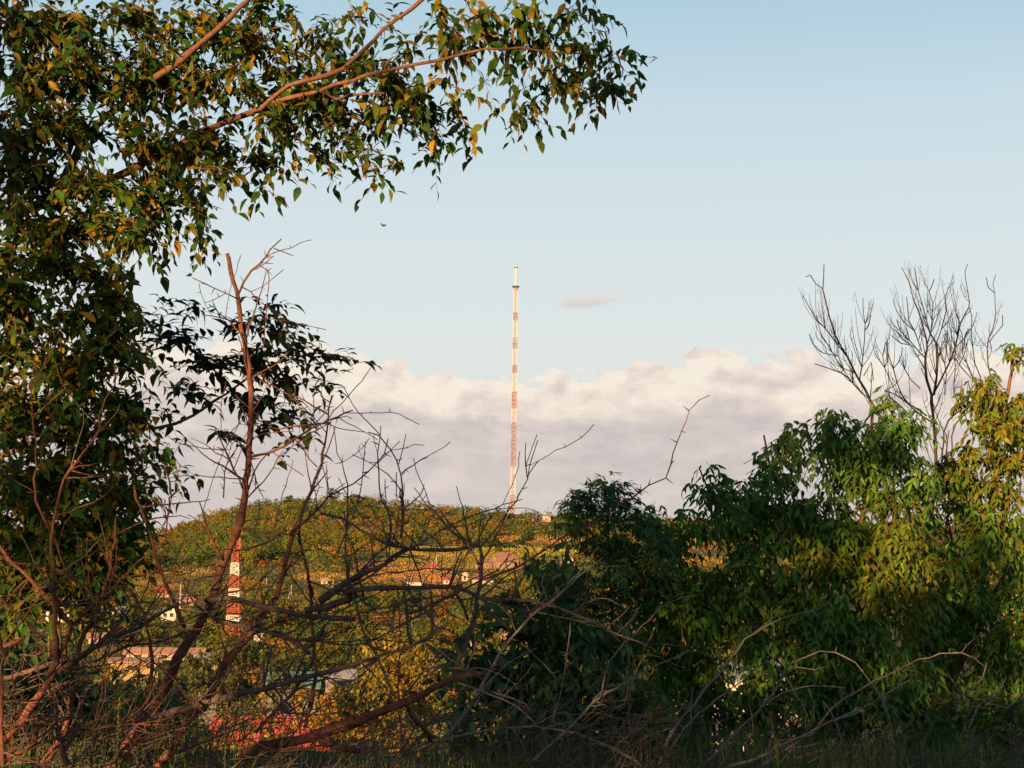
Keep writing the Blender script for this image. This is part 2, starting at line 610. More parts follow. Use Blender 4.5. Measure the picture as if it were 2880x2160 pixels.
def dead_thing(name, label, cat, mat, pieces, part='branch', first='trunk', Y=11, twigs=(0.14, 0.46), up=0.3, twk=2.4):
    """pieces: (path, w0, w1, Y0, Y1, thorns, ntwigs)"""
    root = thing(name, label, cat, loc=tuple(line3(pieces[0][0], Y, Y)[0]))
    for i, (s, w0, w1, Y0, Y1, th, nt_) in enumerate(pieces):
        mb = MB()
        L, R = branch_mesh(mb, s, w0, w1, Y0, Y1, th)
        o = mb.build(first if i == 0 else part, mat, root, smooth=True)
        lst = []
        def fresh():
            b = MB(); lst.append(b); return b
        side_twigs(fresh, L, R, (nt_ if nt_ < 3 else int(nt_ * twk)), twigs[0], twigs[1] * 1.15, up)
        for b in lst:
            b.build('twig', M_GREY if (mat is M_DEAD and RNG.random() < 0.5) else mat, o, smooth=True)
    return root


# ------------------------------------------------------------------ dead wood
dead_thing('dead_tree', 'tall dead thorny tree with snapped reddish top, in front of the dark leafy branch', 'dead tree', M_DEAD, [
    ('D650,1700 720,1640 800,1520 900,1390 960,1290 1050,1120 1100,980 1180,860 1290,680 1330,560 1390,380 1460,230 1490,130 1515,0 A1530,1560 1550,1350 1565,1150 1560,1000 1545,850 1520,680 1500,600 1480,430 1475,370 1450,300 1425,190 1412,138', 36, 11, 11.0, 10.8, 7, 5),
    ('A1485,390 1520,310 1560,250 1620,200 1680,110 1750,50', 8, 3.5, 10.8, 10.6, 10, 1),
    ('A1705,108 1760,130 1825,153', 3, 1.2, 10.65, 10.6, 4, 0),
    ('A1615,210 1655,240 1670,290 1665,400 1660,500 1640,720', 3.2, 1.5, 10.7, 10.7, 12, 1),
    ('A1590,240 1650,200 1700,155', 3, 1.5, 10.7, 10.6, 6, 0),
    ('A1500,345 1560,380 1620,460', 4, 2, 10.8, 10.9, 10, 1),
    ('A1470,418 1400,380 1280,325 1195,290', 5, 2.5, 10.8, 10.6, 9, 1),
    ('A1500,640 1400,540 1330,480 1300,455', 5, 2, 10.8, 11.2, 8, 1),
    ('A1485,568 1380,540 1255,520', 5, 2, 10.8, 10.6, 9, 1),
    ('A1560,1405 1650,1390 1780,1330 1900,1250 2050,1170 2195,1115', 9, 4, 10.8, 10.3, 9, 4),
    ('A1508,1600 1430,1430 1370,1300 1335,1220', 7, 3.5, 10.8, 10.5, 12, 3),
    ('A1390,1659 1400,1500 1440,1400 1540,1250', 5, 2.5, 10.6, 10.8, 10, 2),
    ('A1540,1659 1640,1560 1700,1470 1760,1370', 4.5, 2.5, 10.8, 10.7, 9, 2),
    ('A1560,1430 1600,1560 1640,1659', 4, 2, 10.8, 10.7, 9, 1),
    ('D1480,160 1570,185 1700,195 1860,205', 8, 4, 10.9, 10.7, 10, 3),
    ('D1390,365 1340,280 1300,180 1240,0', 8, 4, 10.9, 10.7, 9, 2),
    ('D1290,700 1220,640 1160,560 1140,500', 6, 3, 11, 11.1, 8, 1),
], Y=11)

dead_thing('dead_tree', 'leaning dead thorny tree with forked red tip, right of the snapped dead trunk', 'dead tree', M_DEAD, [
    ('D930,1720 1010,1620 1080,1520 1180,1340 1300,1240 1350,1100 1430,980 1560,820 1640,700 1700,620 1740,520 1770,400 1800,260 1860,130 1880,70 1910,10 A1960,1550 2000,1450 2020,1320 2040,1200 2050,1100 2065,1020', 32, 4, 11.3, 10.7, 9, 6),
    ('A2055,1195 1990,1200 1800,1215 1640,1240', 7, 3, 10.7, 10.9, 10, 2),
    ('A2040,1140 1900,1060 1750,990 1620,930 1500,920', 5, 2.5, 10.7, 11, 8, 2),
    ('A2062,1070 1990,1020', 3, 1.5, 10.7, 10.6, 8, 0),
    ('A1975,1470 1880,1360 1830,1290', 3.5, 1.5, 10.7, 10.8, 9, 1),
    ('D1860,140 1870,240 1900,380 1930,560 1930,700 1955,900 1950,1150 1900,1400', 9, 12, 11, 11.3, 8, 5),
    ('D1650,700 1500,760 1340,720 1290,705', 9, 4, 11.2, 11, 8, 2),
    ('D1560,830 1650,800 1740,740 1830,700', 12, 7, 11.2, 11, 8, 2),
], Y=11.3)

dead_thing('fallen_log', 'thick reddish fallen trunk lying aslant across the lower middle of the brushwood', 'log', M_DEAD, [
    ('D1500,1580 1700,1515 1900,1475 2080,1420 2212,1360 E200,1380 350,1320 480,1270 600,1220 700,1170 820,1110 900,1080 1020,1065', 40, 13, 10.7, 10.2, 1.5, 4),
    ('D1990,1490 2100,1530 2212,1560 E80,1520 250,1555', 18, 12, 10.5, 10.2, 1, 2),
    ('E530,1260 580,1340 660,1430 705,1490', 12, 17, 10.4, 10.9, 1, 3),
], Y=10.7, twigs=(0.15, 0.5))

dead_thing('fallen_branch', 'long level fallen branch thinning out to the right over the dark bush', 'branch', M_GREY, [
    ('D1900,680 2080,640 2212,590 E150,560 350,545 600,535 800,535 900,550 1000,600 1080,610 1250,615 1400,640 1560,690 1700,750 1850,830 2000,880 2200,892', 22, 3, 10.9, 10.2, 4, 8),
    ('E1000,600 1130,635 1270,680 1400,700 1560,735 1750,750', 9, 3, 10.7, 10.3, 4, 4),
    ('E0,620 130,530 280,450 400,390 500,310 520,290', 24, 9, 10.9, 10.7, 5, 3),
    ('E60,600 250,500 420,390 560,300 700,220 900,110 1080,40 1250,-10', 7, 3, 10.8, 10.4, 5, 5),
    ('E130,560 300,470 480,440 620,425 800,430 990,445', 5, 3, 10.8, 10.5, 5, 3),
], Y=10.9)

dead_thing('fallen_branch', 'dark crooked branch bent down sharply like an elbow below the tall mast', 'branch', M_GREY, [
    ('E830,1110 850,1040 880,950 940,800 980,620 1000,480 1005,400 990,290 850,300 700,305 560,300 430,270 300,210 130,110 0,75', 16, 7, 10.6, 10.8, 5, 6),
    ('E990,278 880,240 820,190 750,100 670,0', 12, 5, 10.6, 10.4, 6, 3),
    ('E995,295 1080,190 1150,100 1215,0 B1230,1650 1290,1540 1320,1400 1355,1300', 6, 2, 10.6, 10.4, 7, 1),
    ('B1290,1535 1275,1400 1280,1320', 3, 1.5, 10.4, 10.3, 5, 1),
    ('B1298,1515 1330,1470 1360,1430', 2.5, 1.2, 10.4, 10.3, 3, 0),
    ('E560,300 620,450 640,540', 6, 3, 10.8, 10.8, 8, 1),
    ('E520,560 535,690 545,800 560,880', 8, 5, 10.8, 10.8, 4, 2),
    ('E690,560 700,700 695,830', 8, 7, 10.9, 10.9, 3, 2),
    ('E1020,600 1050,680 1120,750 1190,800', 11, 7, 10.7, 10.8, 4, 1),
    ('E840,560 890,660 920,740', 9, 7, 10.8, 10.8, 4, 1),
], Y=10.6)

dead_thing('fallen_branch', 'dark branch rising gently rightward just above the red roof and the fallen log', 'branch', M_GREY, [
    ('D900,1370 980,1340 1100,1300 1300,1250 1500,1200 1700,1150 1900,1090 2212,1020 E200,1020 400,950 560,900 700,838', 22, 8, 10.4, 10.0, 3, 9),
    ('E0,870 130,890 280,880 420,820 600,720 760,620 850,540 1000,460', 7, 3.5, 10.4, 10.2, 5, 5),
    ('D1590,1440 1700,1310 1830,1190 1900,1060 1960,960', 10, 7, 10.5, 10.6, 3, 4),
    ('D1240,1560 1330,1470 1450,1330 1480,1280', 8, 5, 10.5, 10.5, 3, 3),
    ('E200,560 240,700 270,800 330,920 400,1060 470,1220', 8, 8, 10.7, 10.5, 4, 5),
], Y=10.4)

dead_thing('fallen_branch', 'arched dark branch curving from the snapped trunk down across the striped lattice tower', 'branch', M_GREY, [
    ('D2212,735 2000,720 1830,700 1700,670 1550,630 1400,605 1270,615', 15, 17, 10.9, 10.9, 5, 5),
    ('D1270,700 1380,750 1500,775 1600,800 1800,850 2000,872', 14, 7, 11, 10.8, 4, 5),
    ('D0,1105 200,1050 400,980 560,930 700,850 860,790 960,720 1100,650 1290,600 1450,560 1700,530', 18, 3, 10.4, 10.6, 4, 7),
    ('D430,1010 600,990 800,900 1000,870 1190,800', 9, 4, 10.5, 10.7, 4, 4),
    ('D1700,820 1830,870 1930,950', 20, 12, 11, 10.9, 2, 3),
], Y=10.9)

dead_thing('thorn_bush', 'cluster of thin upright thorny canes against the clouds, between leaning dead tree and mast', 'thorn bush', M_GREY, [
    ('E180,640 160,300 165,120 B180,1659 150,1500 110,1380 85,1220', 9, 2.5, 10.8, 10.6, 12, 3),
    ('E110,320 200,110 B240,1659 265,1500 275,1400 283,1310', 5, 2, 10.7, 10.6, 8, 2),
    ('E-180,200 -20,60 B50,1655 200,1570 330,1470 400,1390 425,1290', 8, 3, 10.6, 10.4, 10, 4),
    ('E430,270 440,100 B380,1659 365,1500 362,1380 378,1210', 7, 2.5, 10.8, 10.7, 9, 3),
    ('E505,220 515,60 B515,1659 505,1520 480,1430 440,1350 370,1270 300,1250', 8, 3, 10.8, 10.5, 9, 3),
    ('B372,1265 290,1180 200,1070 145,970', 2.2, 1, 10.6, 10.4, 1, 0),
    ('B510,1505 580,1460 660,1405', 3, 1.5, 10.7, 10.5, 8, 1),
    ('B505,1610 420,1520 330,1450 200,1390', 3.5, 1.8, 10.7, 10.5, 7, 1),
    ('B490,1450 510,1350 535,1260', 2.4, 1, 10.6, 10.5, 4, 0),
    ('E270,600 230,380 160,160 150,60', 7, 4, 10.9, 10.9, 7, 3),
    ('B410,1659 405,1540', 3, 2, 10.7, 10.7, 8, 0),
    ('B475,1659 475,1500', 2.6, 1.4, 10.7, 10.7, 6, 0),
    ('B60,1659 45,1540 38,1450', 2.6, 1.4, 10.7, 10.7, 6, 0),
], part='cane', first='cane', Y=10.8, twigs=(0.1, 0.3), twk=1.5)

dead_thing('thorn_branch', 'long arching thorny branch with hooked tip reaching past the elder top into clouds', 'branch', M_DEAD, [
    ('E560,700 760,610 1000,495 1180,430 1300,360 1440,270 1530,210 1700,140 1830,50 B1940,1655 2050,1590 2150,1540 2180,1450 C30,1380 80,1240 130,1120 190,1050 255,1022', 8, 2, 10.3, 9.6, 12, 1),
    ('E1000,480 1100,430 1180,340 1240,290', 5, 2.5, 10.3, 10.2, 6, 1),
    ('E640,700 500,490 560,530', 4, 2, 10.5, 10.4, 5, 1),
    ('E750,470 920,330 1040,130 1080,90', 4.5, 2, 10.5, 10.2, 7, 2),
], Y=10.3)

dead_thing('bramble', 'grey dead bramble canes fanning out in front of the dark broad-leaved bush', 'bramble', M_PALE, [
    ('E780,1480 960,1230 1060,1050 1180,860 1300,730 1420,630 1560,520 1640,440 1750,405 1900,402', 13, 2.5, 10.6, 9.9, 4, 3),
    ('E1530,545 1640,400 1735,280', 4, 2, 10.1, 10, 4, 0),
    ('E940,1250 1060,1120 1180,1000 1350,910', 7, 3, 10.5, 10.2, 4, 2),
    ('E1440,1400 1490,1200 1530,1000 1560,750', 5, 3, 10.3, 10.3, 4, 1),
    ('E1740,1230 1780,1060 1900,880 2100,690 2212,610 F80,600 180,585', 6, 2.5, 10, 9.6, 4, 2),
    ('E1300,1640 1540,1420 1720,1240 1850,1160 2000,1070 2212,970 F125,922', 10, 3, 10.2, 9.7, 4, 3),
    ('E700,1490 850,1470 1000,1430 1200,1405 1330,1400 1450,1415 1600,1450 1750,1510 1900,1580 2000,1650', 7, 9, 10.1, 10.4, 3, 4),
    ('E1600,670 1650,630 1720,605 1800,610 1870,650', 3, 1.5, 10.2, 10.1, 2, 0),
    ('E860,1130 1050,1200 1200,1260 1340,1380 1480,1520 1520,1640', 6, 4, 10.2, 10.3, 4, 2),
    ('E1060,1180 1180,1220 1280,1270 1330,1330', 5, 3, 10.2, 10.2, 4, 1),
    ('E1250,880 1390,1010 1490,1120', 4, 2, 10.3, 10.3, 4, 0),
    ('E660,1040 900,1040 1060,1050 1200,1130', 4, 2, 10.1, 10, 3, 1),
], part='cane', first='cane', Y=10.6, twigs=(0.08, 0.26), twk=1.5)

dead_thing('bramble', 'long pale grey bramble canes arching low across the foot of the dark maples', 'bramble', M_PALE, [
    ('E2110,1640 F0,1480 100,1340 200,1210 300,1090 380,980 480,860 600,780 740,720 900,680 970,650 1060,560', 10, 2.5, 10.4, 9.8, 4, 2),
    ('F-40,1620 100,1420 200,1320 350,1190 500,1080 600,1010 740,955', 7, 2.5, 10.3, 10, 4, 2),
    ('F220,1640 420,1440 560,1300 680,1150 740,1030 850,970 940,930 1040,930 1150,1000 1250,1110 1320,1220 1370,1330 1390,1430', 8, 3, 10.4, 9.7, 4, 3),
    ('F570,1290 700,1200 830,1150 950,1145 1100,1160', 5, 2, 10.2, 10, 3, 1),
    ('F350,1659 560,1590 720,1510 850,1450 1000,1370 1190,1310', 10, 4, 10.2, 10, 3, 2),
    ('F560,1659 800,1500 900,1440 1000,1300 1200,1160 1350,1080 1500,1010 1620,970 1750,940 1900,980 1980,1040', 8, 2.5, 10.3, 9.8, 4, 3),
    ('F850,1450 1050,1350 1200,1290 1330,1210 1500,1110', 6, 2.5, 10.1, 9.9, 3, 1),
    ('F730,1090 800,1200 860,1330 890,1400 910,1260 870,1160', 4, 2, 10.2, 10, 4, 0),
    ('F960,1240 1010,1300 1050,1400 1075,1480 1040,1560', 4, 2.5, 10, 10, 4, 0),
    ('F50,980 120,930 300,970 450,1020 560,1060 660,1080', 3.5, 1.8, 10.1, 10, 3, 1),
    ('F1870,1410 1960,1240 2100,1290 2212,1180', 5, 3, 10.4, 10.4, 3, 1),
    ('F1980,1000 1960,1100 1860,1200 1990,1230 2100,1100', 4, 2, 10.6, 10.8, 3, 1),
], part='cane', first='cane', Y=10.4, twigs=(0.08, 0.24), twk=1.2)

dead_thing('thorn_bush', 'reddish dead shrub with many forking stems leaning out of the lower left corner', 'thorn bush', M_DEAD, [
    ('D-150,1640 0,1510 100,1410 220,1240 330,1090 450,1000 560,930 700,820 760,780', 34, 8, 10.2, 10.0, 4, 7),
    ('D300,1080 350,1000 345,800 335,600 325,400 320,200 340,100 365,0 A400,1540 480,1430 560,1330 620,1230 620,1150 660,1040 720,960 710,830', 17, 3, 10.2, 9.6, 5, 5),
    ('D318,190 270,90 220,0 A225,1330 200,1150 185,1000 210,830 240,690', 8, 1.6, 10.0, 9.7, 5, 3),
    ('D260,1640 380,1480 440,1250 470,1060 500,900 580,700 640,570 680,430 710,250 720,100', 24, 6, 10.3, 10.1, 5, 7),
    ('D-60,210 0,290 80,380 180,480 300,600 400,700 450,770 430,850 350,1000', 11, 13, 10.1, 10.2, 4, 5),
    ('D450,770 550,670 680,560 760,480 900,340 1050,250', 10, 3, 10.2, 10.0, 5, 4),
    ('D-40,580 100,690 200,790 290,880', 7, 5, 10, 10.2, 5, 3),
    ('D460,600 400,400 340,230', 7, 4, 10.1, 10, 5, 2),
    ('A835,1580 845,1659 D900,120 950,270 1000,430 1060,570 1100,680 1150,790', 8, 13, 10.3, 10.6, 5, 4),
    ('D690,430 760,500 830,580 890,700 930,850 945,1000 930,1200 880,1340 890,1480 940,1640', 8, 13, 10.3, 10.5, 5, 6),
    ('A1115,1605 1060,1659 D1000,420 960,340', 6, 4, 10.4, 10.5, 4, 1),
    ('A1020,1455 1050,1560 1062,1640', 4, 6, 10.4, 10.4, 5, 1),
    ('D500,740 650,800 760,880 830,850', 9, 5, 10.3, 10.4, 4, 3),
    ('D-60,930 60,890 150,845', 13, 10, 10.1, 10.0, 2, 1),
    ('D-20,780 10,900 10,1100 5,1400 20,1640', 8, 14, 9.6, 9.7, 3, 5),
    ('D570,1659 620,1330 720,1060 840,870 920,740', 6, 3, 10, 10.2, 6, 4),
    ('D1000,690 1020,540 1080,400 1150,240', 5, 2, 10.3, 10.3, 6, 2),
], part='stem', first='stem', Y=10.2)

dead_thing('fallen_branch', 'thin rust coloured branches lying along the ground at the lower left', 'branch', M_DEAD, [
    ('D-80,1630 0,1600 150,1560 300,1500 500,1440 700,1400 900,1385 1200,1400', 10, 3, 9.7, 9.8, 5, 8),
    ('D420,1640 385,1500 440,1420 560,1420', 16, 5, 9.8, 9.9, 3, 4),
    ('D1040,1580 1150,1540 1300,1490 1400,1440', 9, 5, 9.9, 10, 5, 4),
    ('D250,1640 450,1440 620,1250 800,1050', 6, 3, 9.9, 10, 7, 4),
    ('D60,1640 90,1300 70,1000', 6, 3, 9.7, 9.8, 7, 4),
    ('D130,1640 230,1420 330,1300', 6, 3, 9.7, 9.8, 7, 4),
    ('D1090,1130 1180,1230 1240,1290', 8, 6, 10.2, 10.2, 3, 2),
    ('D750,1640 850,1480 880,1450', 8, 5, 10, 10, 4, 4),
], Y=9.8)


def brushwood():
    """the uncountable litter of fine dead twigs along the ground"""
    mb = MB()
    for k in range(1400):
        u = RNG.uniform(-20, 2230)
        if u > 1450 and RNG.random() < 0.72:
            continue
        v = 1675 - abs(RNG.normal(0, 130 if u < 1000 else 90 if u < 1500 else 50))
        Y = RNG.uniform(9.9, 11.6)
        p = atd(u, v, Y)
        a = RNG.normal(0.9, 0.7) * (1 if RNG.random() < 0.6 else -1)
        d = np.array([math.cos(a), RNG.normal() * 0.4, abs(math.sin(a)) * 0.9])
        ln = RNG.uniform(0.12, 0.5)
        b = RNG.normal(size=3) * ln * 0.13
        P = np.array([p - d * ln / 2, p + b, p + d * ln / 2])
        P = smooth_line(P, 0.08)
        g = RNG.uniform(0.6, 1.2)
        r = RNG.uniform(0.0028, 0.0055)
        tube(mb, P, np.linspace(r, 0.002, len(P)), 3)
        if RNG.random() < 0.6:
            q = P[len(P) // 2]
            d2 = unit(d + RNG.normal(size=3) * 0.8)
            tube(mb, np.array([q, q + d2 * ln * 0.4]), [r * 0.7, 0.0018], 3)
    o = mb.build('brushwood', M_GREY, smooth=True)
    tag(o, 'litter of countless thin dead twigs along the foot of the shrubs', 'twigs', kind='stuff')


brushwood()


def dead_maple(label, pieces, Y, tw):
    pieces = [(s, a, b, 0 if n < 4 else int(n * 0.85)) for s, a, b, n in pieces]
    root = thing('bare_tree', label, 'bare tree', loc=tuple(line3(pieces[0][0], Y, Y)[0]))
    for i, (s, w0, w1, n) in enumerate(pieces):
        mb = MB()
        L, R = branch_mesh(mb, s, w0 * 0.72, w1 * 0.72, Y, Y + RNG.normal() * 0.25, 0, 0.05, 0.006, step=0.12)
        o = mb.build('trunk' if i == 0 else 'limb', M_TWIG, root, smooth=True)
        for _ in range(n):
            tb = MB()
            k = int(RNG.integers(len(L) // 6, max(len(L) // 6 + 1, int(len(L) * 0.8))))
            T = unit(L[min(k + 1, len(L) - 1)] - L[k - 1])
            sg = RNG.choice([-1, 1])
            d = unit(T * 0.8 + np.array([sg * RNG.uniform(0.25, 0.6), RNG.normal() * 0.35, 0.15]))
            ln = RNG.uniform(0.25, 0.75) * tw * (1.1 - 0.75 * k / len(L))
            P = smooth_line(np.array([L[k], L[k] + d * ln * 0.4, L[k] + d * ln * 0.7 + np.array([0, 0, 0.12 * ln]), L[k] + d * ln * 0.85 + np.array([0, 0, 0.36 * ln])]), 0.07)
            r = min(0.0062, R[k] * 0.55)
            tube(tb, P, np.linspace(r, 0.002, len(P)), 4)
            for _ in range(int(RNG.integers(0, 4))):
                q = int(RNG.integers(1, len(P) - 1))
                d2 = unit(d * 0.4 + np.array([RNG.normal() * 0.5, RNG.normal() * 0.3, 0.8]))
                l2 = ln * RNG.uniform(0.15, 0.4)
                tube(tb, np.array([P[q], P[q] + d2 * l2 * 0.5 + np.array([RNG.choice([-1, 1]) * 0.03, 0, 0]), P[q] + d2 * l2 + np.array([0, 0, 0.06])]), [r * 0.6, 0.0024, 0.0016], 3)
            tb.build('twig', M_TWIG, o, smooth=True)


dead_maple('bare leafless tree leaning left, behind the crest of the dark maple', [
    ('C1560,1659 1480,1450 1350,1200 1225,990 1170,890 1110,780 1040,650 1000,530 975,420 960,360 968,300 968,205', 18, 2.2, 14),
    ('C1105,775 1050,700 980,610 920,550 870,480 835,400', 5, 1.8, 12),
    ('C1165,885 1080,850 1000,720 950,650 930,570', 4, 1.6, 8),
    ('C1205,1010 1150,950 1080,880 1000,860 910,825', 7, 2, 8),
    ('C1150,950 1100,880 1060,780 960,760 900,700 875,640', 4, 1.8, 8),
    ('C1190,920 1215,780 1215,680 1220,580 1205,500 1210,415', 5, 2, 12),
    ('C960,358 920,320 885,275 855,285', 3, 1.4, 2),
    ('C1220,620 1245,590 1260,520', 2.5, 1.4, 1),
    ('C1215,900 1260,820 1275,930', 2.5, 1.4, 3),
], 18.5, 0.8)
dead_maple('tall bare leafless tree with many upright limbs, between dark maple and golden maple', [
    ('F1600,500 1620,200 C1670,1500 1660,1320 J1060,1640 1010,1450 985,1250 985,1150 1000,1050 990,950 950,750 900,600 850,480 810,330 770,230 690,50', 22, 2, 16),
    ('J1000,1040 1050,880 1000,720 960,530 900,350 870,200 850,50', 7, 2, 16),
    ('J1050,880 1070,720 1060,500 1030,350 1060,280 1095,200', 5, 1.8, 10),
    ('J1090,1640 1130,1400 1135,1200 1120,1000 1050,880', 11, 6, 8),
    ('J1125,990 1180,820 1240,600 1240,450 1275,290', 5, 1.8, 8),
    ('J1075,1650 1200,1400 1290,1230 1350,1050 1390,900 1410,770 1520,560 1525,500 1510,380 1480,200 1480,110 1510,10', 9, 2, 18),
    ('J975,1175 880,1060 780,960 680,850 640,760 630,700', 5, 1.8, 9),
    ('J985,1335 900,1180 800,1010 680,1000 600,950 565,900', 5, 1.8, 9),
    ('J940,1100 850,850 790,700 765,560 750,420', 4, 1.8, 9),
    ('C1640,1190 1500,1090 J690,1650 640,1500 580,1320 520,1120 510,950', 7, 2, 10),
    ('J620,1610 480,1300 455,1150 490,980', 4, 1.8, 9),
    ('J580,1320 640,1240 690,1150 700,1050', 3, 1.5, 3),
    ('C1700,1400 1740,1180 J1680,1600 1600,1250 1580,1050 1545,880 1560,660 1530,550', 8, 3, 12),
    ('J1640,1620 1560,1350 1450,1130 1440,900 1400,780', 5, 2, 9),
    ('J1450,1080 1490,900 1540,820', 3, 1.5, 4),
    ('C1760,1420 1790,1200 J1790,1580 1760,1200 1780,950 1820,800 1860,640 1845,400 1840,250 1860,140', 7, 2, 12),
    ('J1845,370 1770,300 1745,180', 2.5, 1.3, 1),
    ('J1790,960 1880,860 1940,780 1945,650', 3, 1.5, 4),
    ('J1230,1640 1240,1400 1220,1250 1130,980', 5, 2, 9),
    ('J1340,1640 1350,1350 1360,1100 1390,900', 4, 1.8, 9),
    ('C1640,1300 1500,1150 J480,1590 780,1750 1000,1900', 5, 6, 6),
    ('J920,1560 800,1440 720,1320 690,1200', 4, 1.6, 5),
], 19.5, 0.85)
LAIK = 1.8
# ------------------------------------------------------------------ living trees
PAL_LEFT = [(0.032, 0.09, 0.012), (0.065, 0.105, 0.011), (0.18, 0.135, 0.011), (0.018, 0.062, 0.014)]


def leafy_tree(name, label, cat, base, parts, mats=None):
    """parts: list of (part name, path, w0, w1, Y0, Y1, foliage function or None)"""
    root = thing(name, label, cat, loc=tuple(base))
    for pn, s, w0, w1, Y0, Y1, fol in parts:
        mb = MB()
        branch_mesh(mb, s, w0, w1, Y0, Y1, 0, 0.06, 0.006, sides=9, step=0.1)
        o = mb.build(pn, M_BARK, root, smooth=True)
        if fol:
            ml, mt = MB(), MB()
            fol(ml, mt)
            if ml.n:
                fo = ml.build('foliage', M_LEAF, o, tint=True)
            if mt.n:
                tg = mt.build('twigs', M_BARK, o)
                tg['kind'] = 'stuff'
    return root


def lf(blobs, lai=2.6, L=0.08, pal=PAL_LEFT, pr=(3.6, 3.6, 3.2, 3), ratio=0.5, **k):
    k = dict(dict(hang=0.34, twl=(0.28, 0.52), bias=(0.1, -0.15), spacing=0.037), **k)
    return lambda ml, mt: simple_twigs(ml, mt, blobs, lai * LAIK, L, ratio, pal, pr, **k)


def B(Y, dY, *bl):
    return [(b[0], b[1], b[2], b[3], Y + (b[5] if len(b) > 5 else 0), dY) + ((b[4],) if len(b) > 4 else ()) for b in bl]


